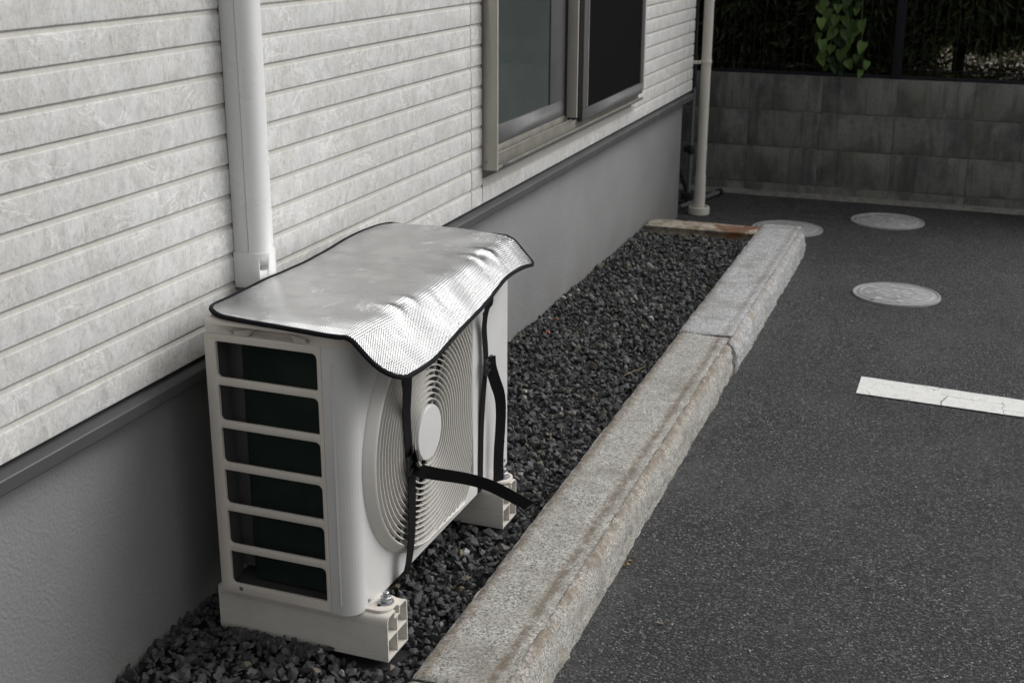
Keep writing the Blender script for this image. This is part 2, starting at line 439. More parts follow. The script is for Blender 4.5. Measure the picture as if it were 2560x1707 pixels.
class MB:
    """collects vertices and faces, builds ONE mesh object"""
    def __init__(s): s.v, s.f = [], []
    def add(s, verts, faces):
        b = len(s.v)
        s.v += [tuple(p) for p in verts]
        s.f += [tuple(i + b for i in f) for f in faces]
        return s
    def box(s, lo, hi):
        (a, b, c), (d, e, f) = lo, hi
        return s.add([(a, b, c), (d, b, c), (d, e, c), (a, e, c), (a, b, f), (d, b, f), (d, e, f), (a, e, f)],
                     [(0, 3, 2, 1), (4, 5, 6, 7), (0, 1, 5, 4), (1, 2, 6, 5), (2, 3, 7, 6), (3, 0, 4, 7)])
    def prism(s, prof, axis, a, b):
        """closed 2D profile swept along an axis: axis 0 -> (y,z), 1 -> (x,z), 2 -> (x,y)"""
        def p3(p, t): return {0: (t, p[0], p[1]), 1: (p[0], t, p[1]), 2: (p[0], p[1], t)}[axis]
        n = len(prof)
        vs = [p3(p, a) for p in prof] + [p3(p, b) for p in prof]
        fs = [(i, (i + 1) % n, (i + 1) % n + n, i + n) for i in range(n)]
        fs += [tuple(range(n - 1, -1, -1)), tuple(range(n, 2 * n))]
        return s.add(vs, fs)
    def tube(s, path, r, n=10, cap=True):
        path = [Vector(p) for p in path]
        rs = r if isinstance(r, (list, tuple)) else [r] * len(path)
        rings = []
        nrm = None
        for i, p in enumerate(path):
            t = (path[min(i + 1, len(path) - 1)] - path[max(i - 1, 0)]).normalized()
            if nrm is None:
                nrm = t.orthogonal().normalized()
            else:
                nrm = (nrm - t * nrm.dot(t)).normalized()
            bn = t.cross(nrm)
            rings.append([p + (nrm * math.cos(2 * PI * k / n) + bn * math.sin(2 * PI * k / n)) * rs[i] for k in range(n)])
        vs = [q for g in rings for q in g]
        fs = [(i * n + k, i * n + (k + 1) % n, (i + 1) * n + (k + 1) % n, (i + 1) * n + k) for i in range(len(path) - 1) for k in range(n)]
        if cap: fs += [tuple(range(n - 1, -1, -1)), tuple(range((len(path) - 1) * n, len(path) * n))]
        return s.add(vs, fs)
    def lathe(s, prof, c, n=24, axis=2):
        """(radius, height) profile turned round an axis through c"""
        vs = []
        for (r, h) in prof:
            for k in range(n):
                a = 2 * PI * k / n
                q = {2: (r * math.cos(a), r * math.sin(a), h), 0: (h, r * math.cos(a), r * math.sin(a)), 1: (r * math.sin(a), h, r * math.cos(a))}[axis]
                vs.append((c[0] + q[0], c[1] + q[1], c[2] + q[2]))
        m = len(prof)
        fs = [(i * n + k, i * n + (k + 1) % n, (i + 1) * n + (k + 1) % n, (i + 1) * n + k) for i in range(m - 1) for k in range(n)]
        fs += [tuple(range(n - 1, -1, -1)), tuple(range((m - 1) * n, m * n))]
        return s.add(vs, fs)
    def ribbon(s, path, wdir, width, thick):
        """flat strap along a path; wdir: width direction(s)"""
        path = [Vector(p) for p in path]
        vs = []
        for i, p in enumerate(path):
            t = (path[min(i + 1, len(path) - 1)] - path[max(i - 1, 0)]).normalized()
            w = Vector(wdir[i] if isinstance(wdir, list) else wdir)
            w = (w - t * w.dot(t)).normalized()
            nn = t.cross(w)
            ww = (width[i] if isinstance(width, list) else width) / 2
            vs += [p - w * ww - nn * thick / 2, p + w * ww - nn * thick / 2, p + w * ww + nn * thick / 2, p - w * ww + nn * thick / 2]
        fs = [(i * 4 + k, i * 4 + (k + 1) % 4, i * 4 + 4 + (k + 1) % 4, i * 4 + 4 + k) for i in range(len(path) - 1) for k in range(4)]
        e = (len(path) - 1) * 4
        fs += [(3, 2, 1, 0), (e, e + 1, e + 2, e + 3)]
        return s.add(vs, fs)
    def mesh(s, name, mat, bevel=0.0, seg=2, smooth=35):
        me = bpy.data.meshes.new(name)
        me.from_pydata(s.v, [], s.f)
        bm = bmesh.new(); bm.from_mesh(me)
        bmesh.ops.remove_doubles(bm, verts=bm.verts, dist=1e-6)
        bmesh.ops.recalc_face_normals(bm, faces=bm.faces)
        if bevel:
            ed = [e for e in bm.edges if len(e.link_faces) == 2 and e.calc_face_angle(0) > R(30)]
            bmesh.ops.bevel(bm, geom=ed, offset=bevel, segments=seg, profile=.5, affect='EDGES', clamp_overlap=True)
        if smooth:
            for f in bm.faces: f.smooth = True
            for e in bm.edges:
                if len(e.link_faces) == 2 and e.calc_face_angle(0) > R(smooth): e.smooth = False
        bm.to_mesh(me); bm.free()
        me.materials.append(mat)
        return me
    def build(s, name, mat, parent=None, bevel=0.0, seg=2, smooth=35):
        return link(name, s.mesh(name, mat, bevel, seg, smooth), parent)

def rrect(x0, x1, y0, y1, r, n=5):
    """rounded rectangle outline; r one radius or four (bl, br, tr, tl)"""
    rs = r if isinstance(r, (tuple, list)) else (r,) * 4
    pts = []
    for (cx, cy, a0, q) in ((x0 + rs[0], y0 + rs[0], PI, rs[0]), (x1 - rs[1], y0 + rs[1], 1.5 * PI, rs[1]), (x1 - rs[2], y1 - rs[2], 0, rs[2]), (x0 + rs[3], y1 - rs[3], .5 * PI, rs[3])):
        for k in range(n + 1):
            a = a0 + .5 * PI * k / n
            pts.append((cx + q * math.cos(a), cy + q * math.sin(a)))
    return pts

def plate(name, mat, parent, outlines, to3d, thick, bev=0.0):
    """flat plate with holes: first outline is the rim, the others are holes; to3d maps (x, y, t) to space"""
    cu = bpy.data.curves.new(name, 'CURVE')
    cu.dimensions = '2D'; cu.fill_mode = 'BOTH'
    cu.extrude = thick / 2 - bev; cu.bevel_depth = bev; cu.bevel_resolution = 1
    cu.offset = -bev
    for pts in outlines:
        sp = cu.splines.new('POLY')
        sp.points.add(len(pts) - 1)
        for q, p in zip(sp.points, pts): q.co = (p[0], p[1], 0, 1)
        sp.use_cyclic_u = True
    tmp = bpy.data.objects.new('tmp', cu)
    COL.objects.link(tmp)
    dg = bpy.context.evaluated_depsgraph_get()
    me = bpy.data.meshes.new_from_object(tmp.evaluated_get(dg))
    bpy.data.objects.remove(tmp)
    me.name = name
    for v in me.vertices: v.co = to3d(*v.co)
    bm = bmesh.new(); bm.from_mesh(me)
    bmesh.ops.remove_doubles(bm, verts=bm.verts, dist=1e-6)
    bmesh.ops.recalc_face_normals(bm, faces=bm.faces)
    for f in bm.faces: f.smooth = True
    for e in bm.edges:
        if len(e.link_faces) == 2 and e.calc_face_angle(0) > R(35): e.smooth = False
    bm.to_mesh(me); bm.free()
    me.materials.clear(); me.materials.append(mat)
    return link(name, me, parent)

def cut(o, cutter_mb):
    """cut a hole and keep the result as plain mesh"""
    c = link('cutter', cutter_mb.mesh('cutter', M['dark']), o.parent)
    md = o.modifiers.new('cut', 'BOOLEAN')
    md.operation = 'DIFFERENCE'; md.object = c; md.solver = 'EXACT'
    dg = bpy.context.evaluated_depsgraph_get()
    me = bpy.data.meshes.new_from_object(o.evaluated_get(dg))
    o.modifiers.clear()
    me.materials.clear(); me.materials.append(o.data.materials[0])
    o.data = me
    bpy.data.objects.remove(c)
    return o

def fbm(p, sc, oct=4):
    return noise.fractal(Vector(p) * sc, 1.0, 2.0, oct)

# ================================================================== GROUND
def asphalt_sheet():
    n = 2
    o = MB().add([(-90, -90, 0), (90, -90, 0), (90, 90, 0), (-90, 90, 0)], [(0, 1, 2, 3)]).build('asphalt', M['asphalt'], smooth=0)
    tag(o, 'dark grey asphalt of the parking area', None, kind='structure')
asphalt_sheet()

bed = MB().box((-.1, -.9, .003), (.505, 5.52, .078)).build('gravel_bed', M['gravel_bed'], smooth=0)
tag(bed, 'dark bed under the crushed stone beside the house', None, kind='structure')

# ================================================================== HOUSE
house = thing('house', 'house wall clad in pale marbled horizontal siding over a grey rendered foundation', 'house')
P = .0577
Z0 = .631
YC = 6.378
def board_mesh(y0, y1, h=P, end=.0015):
    prof = [(-.015, 0), (-.0040, 0), (-.0031, .0003), (-.0010, .0018), (-.0003, .0027), (0, .0038), (0, h - .0100), (-.0005, h - .0093), (-.0012, h - .0082), (-.0032, h - .0034), (-.0040, h - .0014), (-.0042, h - .0003), (-.015, h - .0003)]
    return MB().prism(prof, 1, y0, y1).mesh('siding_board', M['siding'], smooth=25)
def boards(y0, y1, k0, k1, zfirst=None):
    me = board_mesh(0, y1 - y0)
    for k in range(k0, k1):
        o = link('siding_board', me, house, (random.uniform(-.0004, .0004), y0, Z0 + k * P))
NB = 26
boards(-.9, 3.373, 0, NB)
boards(3.3775, 3.4585, 0, NB)
prof = [(-.015, 0), (-.0038, .0004), (-.0012, .0022), (0, .0048), (0, .072), (-.003, .075), (-.015, .075)]
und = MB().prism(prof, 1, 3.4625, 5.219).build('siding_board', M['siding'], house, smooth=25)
und.location = (0, 0, Z0)
boards(5.222, 6.2505, 0, NB)
boards(6.254, YC, 0, NB)
# wall above the boards one sees, the house body and its roof
up = MB()
zt = Z0 + NB * P
k = 0
prof = [(-.1, zt)]
while zt + k * P < 5.3:
    z = zt + k * P
    prof += [(0, z + .001), (0, z + P - .0125), (-.0062, z + P - .0048), (-.0065, z + P)]
    k += 1
prof.append((-.1, zt + k * P))
up.prism(prof, 1, -.9, YC)
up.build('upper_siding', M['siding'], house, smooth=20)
MB().box((-.0285, -.9, .598), (-.0265, YC - .012, .6312)).build('vent_gap', M['gapblack'], house, smooth=0)
MB().box((-.030, -.9, .6315), (-.0152, YC - .01, zt)).build('sheathing', M['groove'], house, smooth=0)
MB().box((-7, -.9, .6), (-.1, YC - .02, 5.4)).build('house_body', M['stucco'], house, smooth=0)
rf = MB().prism([(.45, 5.42), (.45, 5.50), (-3.5, 7.2), (-7.5, 5.5), (-7.5, 5.42)], 1, -1.3, YC + .45).build('roof', M['roof'], house, smooth=0)
MB().box((.45, -1.3, 5.38), (.56, YC + .45, 5.50)).build('gutter', M['duct'], rf, .01)
# foundation and its steel drip flashing
MB().box((-.6, -.9, -.05), (-.030, 6.318, .598)).build('foundation', M['stucco'], house, .012)
fp = [(-.029, .6225), (-.014, .6222), (-.0105, .6205), (.0105, .6150), (.0118, .6130), (.0118, .5925), (.0105, .5905), (.0075, .5905), (.0075, .596), (-.029, .600)]
fl = MB().prism(fp, 1, -.9, 2.02).prism(fp, 1, 2.0215, 4.2).prism(fp, 1, 4.2015, YC - .004)
fl.build('flashing', M['flash'], house, smooth=30)

# ---- the window
ZW = 1.95
win = MB()
Y0, Y1 = 3.466, 5.205
win.box((-.02, Y0, .732), (.0445, Y0 + .010, ZW))                       # near jamb: deep side face
win.box((-.02, Y0 + .010, .732), (.002, Y0 + .075, ZW))
win.box((-.02, Y1 - .02, .77), (.0445, Y1, ZW))
win.box((-.02, Y0, ZW), (.0445, Y1, ZW + .05))
wo_ = win.build('window', M['bronze'], house, .0012)
tag(wo_, 'tall sliding window with a glazed half and a fly screen half')
sill = MB()
MB().box((-.02, Y0 + .010, .732), (.0435, Y1, .7365)).box((.0, Y0 + .012, .7365), (.0215, Y1 - .02, .759)).build('sill', M['sash'], wo_, .0008)
sill.box((.040, Y0 + .010, .7366), (.0442, Y1 - .02, .744))
sill.box((.022, Y0 + .012, .7365), (.0255, Y1 - .02, .768))
sill.box((.004, Y0 + .012, .7592), (.0085, 4.262, .790))
sill.box((.022, Y0 + .012, .768), (.0255, 4.262, .776))
sill.build('sill_track', M['track'], wo_, .0008)
MB().box((.0445, Y0 + .05, .735), (.0465, Y0 + .095, .745)).build('drain_cap', M['sash'], wo_, .001)
sm = MB()
sm.box((-.006, 3.545, .790), (.0055, 4.240, .846))
sm.box((-.006, 4.075, .846), (.0055, 4.240, ZW))
sm.box((-.006, 3.530, .790), (.0055, 3.548, ZW))
sm.build('sash', M['sash'], wo_, .001)
MB().box((-.003, 3.548, .846), (.0005, 4.075, ZW)).build('pane', M['pane'], wo_, smooth=0)
MB().box((.0062, 4.236, .784), (.0100, 4.2445, ZW)).build('seal', M['rubber'], wo_, smooth=0)
mu = MB().box((.0062, 4.246, .782), (.046, 4.256, ZW)).box((.0062, 4.256, .782), (.012, 4.325, ZW))
mu.build('meeting_stile', M['bronze'], wo_, .001)
sc_ = MB()
ya, yb, zb_ = 4.322, 5.172, .760
sc_.box((.030, ya, zb_), (.0455, yb, .804))
sc_.box((.030, ya, .804), (.0455, ya + .058, ZW))
sc_.box((.030, yb - .040, .804), (.0455, yb, ZW))
sc_.box((.030, ya - .006, zb_ + .01), (.036, ya, ZW))
sf = sc_.build('screen_frame', M['sash'], wo_, .0012)
MB().box((.037, ya + .058, .804), (.0385, yb - .040, ZW)).build('fly_screen', M['screen'], wo_, smooth=0)
MB().box((.0125, 4.33, .772), (.0145, yb, ZW)).build('pane', M['pane'], wo_, smooth=0)
MB().box((.0458, ya + .052, .806), (.0468, ya + .056, ZW)).build('glazing_bead', M['bronze'], wo_, smooth=0)
for z in (.757, 1.35):
    MB().lathe([(.0001, -.002), (.004, -.002), (.003, .0), (.0001, .0005)], (.011, Y0 + .0005 - .001, z), 10, 1).build('screw', M['screw'], wo_)

# ================================================================== WHITE PIPE COVER ON THE WALL
duct = thing('pipe_cover', 'white plastic pipe cover running down the siding and ending behind the air conditioner', 'pipe cover')
def duct_prof(y0, y1, d, r, x0):
    p = [(x0, y0), (d * .55, y0)]
    for k in range(1, 9):
        a = PI / 2 * k / 8
        p.append((d * .55 + (d * .45) * math.sin(a), y0 + r * (1 - math.cos(a))))
    for k in range(0, 9):
        a = PI / 2 * k / 8
        p.append((d * .55 + (d * .45) * math.cos(a), y1 - r * (1 - math.sin(a))))
    p.append((x0, y1))
    return p
DY0, DY1 = 2.104, 2.171
MB().prism([(.001, DY0 + .0015), (.0335, DY0 + .0015), (.0335, DY1 - .0015), (.001, DY1 - .0015)], 2, .80, 5.2).build('back_rail', M['duct'], duct, .001)
MB().prism(duct_prof(DY0, DY1, .064, .032, .0352), 2, .80, 5.2).build('cover', M['duct'], duct, smooth=40)
cap = MB().prism(duct_prof(DY0 - .0025, DY1 + .0025, .067, .033, .001), 2, .742, .806)
cap.prism(duct_prof(DY0 - .0015, DY1 + .0015, .066, .033, .001), 2, .736, .742)
capo = cap.build('end_cap', M['duct'], duct, smooth=40)
cut(capo, MB().prism(rrect(2.108, 2.123, .771, .783, .005), 0, .044, .1))
MB().lathe([(.0001, .0425), (.004, .0425), (.0035, .0455), (.0001, .046)], (0, 2.113, .777), 10, 0).build('screw', M['screw'], capo)
MB().tube([(.030, 2.118, .74), (.030, 2.118, .70), (.034, 2.14, .66), (.05, 2.22, .60), (.06, 2.34, .54)], .014, 10).build('refrigerant_pipe', M['insul'], duct)
MB().tube([(.042, 2.150, .74), (.042, 2.150, .70), (.045, 2.17, .65), (.055, 2.25, .58), (.06, 2.36, .50)], .010, 10).build('refrigerant_pipe', M['insul'], duct)

# ================================================================== CREAM DOWNPIPE AT THE HOUSE CORNER
dp = thing('downpipe', 'cream plastic downpipe at the far corner of the house standing in a round collar', 'downpipe', (.055, 6.425, 0))
MB().tube([(0, 0, .01), (0, 0, .140)], .0290, 20).build('lower_socket', M['cream'], dp)
MB().tube([(0, 0, .1405), (0, 0, .147)], .0262, 20).tube([(0, 0, .147), (0, 0, .200)], .0275, 20).tube([(0, 0, .20), (0, 0, 5.3)], .0248, 20).build('pipe', M['cream'], dp)
MB().lathe([(.0001, 0), (.054, 0), (.0545, .034), (.052, .0375), (.044, .0375), (.042, .034), (.042, .028), (.0001, .028)], (0, 0, .002), 28).build('collar', M['cream'], dp)
for z in (.77, 2.4):
    br = MB().lathe([(.0249, -.009), (.0282, -.009), (.0282, .009), (.0249, .009)], (0, 0, z), 20)
    br.box((-.085, -.052, z - .008), (-.024, -.038, z + .008)).box((-.03, -.052, z - .008), (-.022, -.014, z + .008))
    br.build('bracket', M['cream'], dp, .001)

# ================================================================== FOLDED STAND BEHIND THE DOWNPIPE
st = thing('metal_stand', 'grey tubular stand with black fittings leaning behind the cream downpipe', 'stand', (0, 0, 0))
MB().tube([(-.040, 6.60, .05), (-.038, 6.60, .62)], .011, 12).build('post', M['standgrey'], st)
MB().tube([(-.038, 6.60, .62), (-.046, 6.60, 1.35)], .0125, 12).build('black_post', M['rubber'], st)
MB().lathe([(.0001, -.022), (.02, -.022), (.02, .022), (.0001, .022)], (-.038, 6.60, .300), 14).box((-.075, 6.590, .286), (-.045, 6.61, .314)).build('clamp', M['rubber'], st, .002)
MB().tube([(-.05, 6.44, .022), (.020, 6.735, .022), (.062, 6.905, .022)], .013, 12).build('foot_tube', M['standgrey'], st)
MB().tube([(.060, 6.90, .022), (.068, 6.93, .022)], .020, 12).build('end_cap', M['rubber'], st)
MB().tube([(-.30, 6.55, .02), (-.05, 6.57, .022)], .018, 10).build('foot_bar', M['rubber'], st)
MB().box((-.075, 6.565, .004), (-.012, 6.635, .075)).build('base_joint', M['rubber'], st, .006)
MB().tube([(-.045, 6.60, .06), (-.16, 6.64, .34)], .010, 10).build('brace', M['rubber'], st)

# ================================================================== AIR CONDITIONER
UO = (.4104, 1.896, .1004)
UR = R(-.963)
ac = thing('air_conditioner', 'ivory outdoor air conditioner unit with a round fan grille standing on two plastic blocks', 'air conditioner', UO, UR)
VN, VF = -.022, .769          # near and far sides
UB, UF, US = -.342, -.05, -.103
WB, WS, WT = .093, .618, .6445
VC, WC = .258, .362           # fan centre

# side panel with its six openings
holes = []
for k in range(6):
    zt_ = .6017 - .0837 * k
    holes.append(rrect(-.3185, -.1125, zt_ - .0690, zt_, (.008, .0045, .0095, .004)))
plate('side_panel', M['acw'], ac, [rrect(UB, US - .0008, WB, WS - .0008, .003)] + holes, lambda x, y, t: (x, VN + .004 + t, y), .008, .0014)
# coil and post behind the openings
co = MB().box((-.286, .016, WB + .02), (US - .004, .05, WS - .006))
co.build('condenser_coil', M['coil'], ac, smooth=0)
po = MB().box((-.330, .0, WB + .015), (-.326, .032, WS - .006)).box((-.326, .030, WB + .035), (-.297, .034, WS - .006))
po.build('inner_post', M['post'], ac, .0006)
MB().box((-.296, .036, WB + .01), (-.287, .06, WS - .006)).build('coil_gap', M['dark'], ac, smooth=0)
MB().box((UB + .006, VN + .010, WB + .002), (-.098, VF - .03, WB + .012)).build('base_pan', M['post'], ac)
MB().box((UB, VN + .002, WB), (UB + .004, VF - .004, WS - .002)).build('rear_panel', M['acw'], ac)
MB().box((-.200, .055, WB + .012), (-.196, VF - .01, WS - .004)).build('bulkhead', M['dark'], ac, smooth=0)

# front panel wrapped round both corners
def corner(cx, cy, r, a0, a1, n):
    return [(cx + r * math.cos(a0 + (a1 - a0) * k / n), cy + r * math.sin(a0 + (a1 - a0) * k / n)) for k in range(n + 1)]
rN, rF = .036, .020
outer = [(US, VN)] + corner(UF - rN, VN + rN, rN, -PI / 2, 0, 10) + corner(UF - rF, VF - rF, rF, 0, PI / 2, 8) + [(UB + .01, VF)]
inner = [(UB + .01, VF - .003)] + [(u - .003 * math.cos(a), v - .003 * math.sin(a)) for (u, v), a in zip(corner(UF - rF, VF - rF, rF, 0, PI / 2, 8)[::-1], [PI / 2 * (1 - k / 8) for k in range(9)])] \
    + [(u - .003 * math.cos(a), v - .003 * math.sin(a)) for (u, v), a in zip(corner(UF - rN, VN + rN, rN, -PI / 2, 0, 10)[::-1], [-PI / 2 * k / 10 for k in range(11)])] + [(US, VN + .003)]
fpn = MB().prism(outer + inner, 2, WB - .001, WS - .0008).build('front_panel', M['acf'], ac, smooth=25)

def dee(th, left, right, cham):
    c, s = math.cos(th), math.sin(th)
    sq = min(right / max(abs(c), 1e-6), right / max(abs(s), 1e-6), cham / (abs(c) + abs(s)))
    if c >= .0: 
        return min(sq, right / max(abs(s), 1e-6)) if abs(s) < .999 else right
    t = min(1.0, -c / .35)
    b = right / max(abs(s), 1e-6)
    return min(left * t + min(b, left * 1.04) * (1 - t), b)
NT = 144
TH = [2 * PI * k / NT for k in range(NT)]
RD = [dee(t, .243, .252, .455) for t in TH]
def loop(off, u): return [(u, VC + (r - off) * math.cos(t), WC + (r - off) * math.sin(t)) for t, r in zip(TH, RD)]
cut(fpn, MB().prism([(VC + (r - .016) * math.cos(t), WC + (r - .016) * math.sin(t)) for t, r in zip(TH, RD)], 0, -.07, -.03))
for pgn in fpn.data.polygons: pgn.use_smooth = False
# pressed bead on the near wrap and a shallow step line
MB().tube([(-.084, VN + .0012, WB + .018), (-.084, VN + .0012, WS - .03)], .0028, 8).build('pressed_bead', M['acf'], ac)
# rim of the fan grille
rim = MB()
loops = [loop(.0, UF + .0004), loop(.003, UF + .006), loop(.013, UF + .0165), loop(.0150, UF + .0193), loop(.0175, UF + .0203), loop(.0195, UF + .0188), loop(.0202, UF + .012), loop(.0202, UF - .012)]
for lp in loops: rim.v += lp
for i in range(len(loops) - 1):
    for k in range(NT):
        rim.f.append((i * NT + k, i * NT + (k + 1) % NT, (i + 1) * NT + (k + 1) % NT, (i + 1) * NT + k))
rimo = rim.build('grille_rim', M['acg'], ac, smooth=45)
def dome(r): return UF + .0195 + .006 * (1 - (r / .25) ** 2)
gri = MB().lathe([(.0001, -.012), (.056, -.012), (.0565, -.002), (.0545, .0008), (.03, .0016), (.0001, .0018)], (dome(.05), VC, WC), 48, 0).build('fan_grille', M['acf'], ac, smooth=40)
nr = 0
r = .0672
while r < .335:
    # one blade ring, cut where it would leave the D outline
    segs, cur = [], []
    N2 = 180
    ok = [r < dee(2 * PI * k / N2, .243, .252, .455) - .0188 for k in range(N2)]
    if not any(ok): break
    if all(ok): segs = [list(range(N2)) + [0]]
    else:
        s0 = ok.index(False)
        for j in range(1, N2 + 1):
            k = (s0 + j) % N2
            if ok[k]: cur.append(k)
            elif cur: segs.append(cur); cur = []
        if cur: segs.append(cur)
    for sg in segs:
        if len(sg) < 3: continue
        vs = []
        for k in sg:
            a = 2 * PI * k / N2
            for (dr, du) in ((-.0010, -.0004), (.0008, .0), (.0018, -.0100), (.0003, -.0100)):
                vs.append((dome(r) + du, VC + (r + dr) * math.cos(a), WC + (r + dr) * math.sin(a)))
        fs = [(i * 4 + q, i * 4 + (q + 1) % 4, i * 4 + 4 + (q + 1) % 4, i * 4 + 4 + q) for i in range(len(sg) - 1) for q in range(4)]
        e = (len(sg) - 1) * 4
        if sg[0] == sg[-1]:
            vs = vs[:-4]
            fs = [tuple(i % len(vs) for i in f) for f in fs]
        else: fs += [(3, 2, 1, 0), (e, e + 1, e + 2, e + 3)]
        MB().add(vs, fs).build('grille_ring', M['acg'], gri, smooth=40)
    # short ribs bridging to the next ring, staggered
    r += .0113
ribs = MB()
k = 0
r = .0544
while r < .325:
    n = 12 if r < .10 else (24 if r < .19 else 36)
    for j in range(n):
        a = 2 * PI * (j + .5 * (k % 2)) / n + .11 * k
        if r + .0113 > dee(a % (2 * PI), .243, .252, .455) - .0188: continue
        ca, sa = math.cos(a), math.sin(a)
        u0 = dome(r) - .0105
        q = []
        for (rr, tt) in ((r, -.0009), (r + .0120, -.0009), (r + .0120, .0009), (r, .0009)):
            q.append((VC + rr * ca - tt * sa, WC + rr * sa + tt * ca))
        ribs.prism(q, 0, u0, u0 + .0045)
    r += .0113; k += 1
tag(ribs.build('grille_ribs', M['acg'], gri, smooth=0), kind='stuff')
# dark shroud and propeller seen through the blades
sh = MB()
vs = []
for (rr, u) in ((.2440, UF - .004), (.2300, UF - .035), (.2300, UF - .12)):
    vs += [(u, VC + rr * math.cos(t), WC + rr * math.sin(t)) for t in TH]
sh.add(vs, [(i * NT + k, i * NT + (k + 1) % NT, (i + 1) * NT + (k + 1) % NT, (i + 1) * NT + k) for i in range(2) for k in range(NT)])
sh.build('fan_shroud', M['dark'], ac)
pr = MB().lathe([(.0001, -.04), (.05, -.04), (.055, -.02), (.045, 0), (.0001, .004)], (UF - .03, VC, WC), 24, 0)
for b in range(3):
    vs = []
    for i in range(7):
        rr = .045 + .17 * i / 6
        for j in range(7):
            a = 2 * PI * b / 3 + (j / 6 - .5) * (1.5 + .3 * i / 6) + .2 * i / 6
            vs.append((UF - .045 - .055 * (j / 6 - .5), VC + rr * math.cos(a), WC + rr * math.sin(a)))
    pr.add(vs, [(i * 7 + j, i * 7 + j + 1, i * 7 + j + 8, i * 7 + j + 7) for i in range(6) for j in range(6)])
pr.build('propeller', M['post'], ac)

# lid with the grip recess
lid = MB().prism(rrect(UB - .002, UF + .0015, VN - .002, VF + .002, (.016, .037, .021, .016), 6), 2, WS, WT)
me = lid.mesh('lid', M['acw'], 0)
bm = bmesh.new(); bm.from_mesh(me)
ed = [e for e in bm.edges if len(e.link_faces) == 2 and all(abs(v.co.z - WT) < 1e-5 for v in e.verts)]
bmesh.ops.bevel(bm, geom=ed, offset=.010, segments=4, profile=.5, affect='EDGES')
for f in bm.faces: f.smooth = True
for e in bm.edges:
    if len(e.link_faces) == 2 and e.calc_face_angle(0) > R(40): e.smooth = False
bm.to_mesh(me); bm.free()
lido = link('lid', me, ac)
cut(lido, MB().prism([(-.250, WS - .003), (-.247, WS + .003), (-.241, WS + .013), (-.234, WS + .0165), (-.168, WS + .0165), (-.161, WS + .013), (-.155, WS + .003), (-.152, WS - .003)], 1, VN - .02, VN + .0245))
MB().box((-.252, VN + .0242, WS - .006), (-.150, VN + .027, WS + .018)).build('grip_recess', M['acw'], lido, smooth=0)
MB().prism([(VN - .0005, WS - .0005), (VN + .024, WS - .0005), (VN + .024, WS + .008), (VN + .014, WS + .0018)], 0, -.246, -.156).build('grip_slope', M['acw'], lido, smooth=0)
for (u, v, w, ax) in ((-.280, VN - .0022, .6245, 1), (-.127, VN - .0022, .6245, 1), (-.298, VN - .0002, WB + .013, 1)):
    MB().lathe([(.0001, .0012), (.0042, .0012), (.0042, -.0006), (.003, -.0017), (.0012, -.0012), (.0001, -.0012)], (u, v, w), 14, 1).build('screw', M['screw'], ac)
for (v, w) in ((.026, .107), (.736, .107)):
    MB().lathe([(.0001, -.001), (.0042, -.001), (.0042, .0006), (.003, .0017), (.0001, .0017)], (UF + .0004, v, w), 14, 0).build('screw', M['screw'], ac)
# feet with their bolts
for dv in (0, .618):
    ft = MB().prism(rrect(-.10, -.004, .010 + dv, .074 + dv, (.002, .026, .026, .002), 8), 2, .0915, .0975)
    fo = ft.build('mounting_foot', M['acw'], ac, .0018)
    b = (-.024, .045 + dv)
    MB().lathe([(.0001, 0), (.0155, 0), (.0155, .0025), (.0001, .0025)], (b[0], b[1], .0976), 24).build('washer', M['bolt'], fo)
    MB().lathe([(.0001, .0), (.0118, .0), (.0118, .0085), (.0105, .010), (.0001, .010)], (b[0], b[1], .1002), 6).build('nut', M['bolt'], fo, .0006)
    MB().lathe([(.0001, .0), (.0062, .0), (.0062, .0085), (.005, .0095), (.0001, .0095)], (b[0], b[1], .110), 14).build('bolt', M['bolt'], fo)
    MB().lathe([(.0001, .0), (.0042, .0), (.0042, .0004), (.0001, .0004)], (-.031, .029 + dv, .0976), 14).build('drain_hole', M['dark'], fo)

# the two hollow plastic blocks under the feet
def block(v0, label):
    w = .086
    o = thing('mounting_block', label, 'mounting block', (Vector(UO) + Matrix.Rotation(UR, 3, 'Z') @ Vector((0, v0, 0))), UR, 'plastic blocks under the air conditioner')
    t = .003
    b = MB()
    def notch(x, s):
        p = []
        for z in (.010, .040, .072):
            p += [(x, z - .0010), (x + s * .0018, z), (x, z + .0010)]
        return p
    arc = lambda cx, cy, r, a0, a1: [(cx + r * math.cos(a0 + (a1 - a0) * k / 5), cy + r * math.sin(a0 + (a1 - a0) * k / 5)) for k in range(6)]
    # near half shell (with slot lip), far half shell
    near = [(0, -.002)] + notch(0, 1) + arc(.012, .0795, .012, PI, PI / 2) + [(.034, .0915), (.034, .080), (.031, .080), (.031, .0885), (.012, .0885)] + arc(.012, .0795, .009, PI / 2, PI) + [(t, -.002)]
    b.prism(near, 0, -.364, 0)
    far = [(w - x, z) for (x, z) in near]
    b.prism(far, 0, -.364, 0)
    b.prism([(t, -.002), (w - t, -.002), (w - t, .001), (t, .001)], 0, -.364, -.0004)
    b.prism([(t, .0410), (w - t, .0410), (w - t, .0440), (t, .0440)], 0, -.364, -.0004)
    b.prism([(.0415, .001), (.0445, .001), (.0445, .0410), (.0415, .0410)], 0, -.364, -.0006)
    b.prism([(.0415, .0440), (.0445, .0440), (.0445, .0735), (.0415, .0735)], 0, -.364, -.0006)
    b.prism([(.031, .0735), (.055, .0735), (.055, .0795), (.052, .0795), (.052, .0765), (.034, .0765), (.034, .0795), (.031, .0795)], 0, -.364, -.0005)
    b.build('body', M['block'], o, smooth=30)
    MB().box((-.3655, -.001, -.001), (-.3642, w + .001, .090)).build('end_plate', M['block'], o, .0004)
    return o
block(0, 'ivory plastic block under the near end of the air conditioner, nearest the camera')
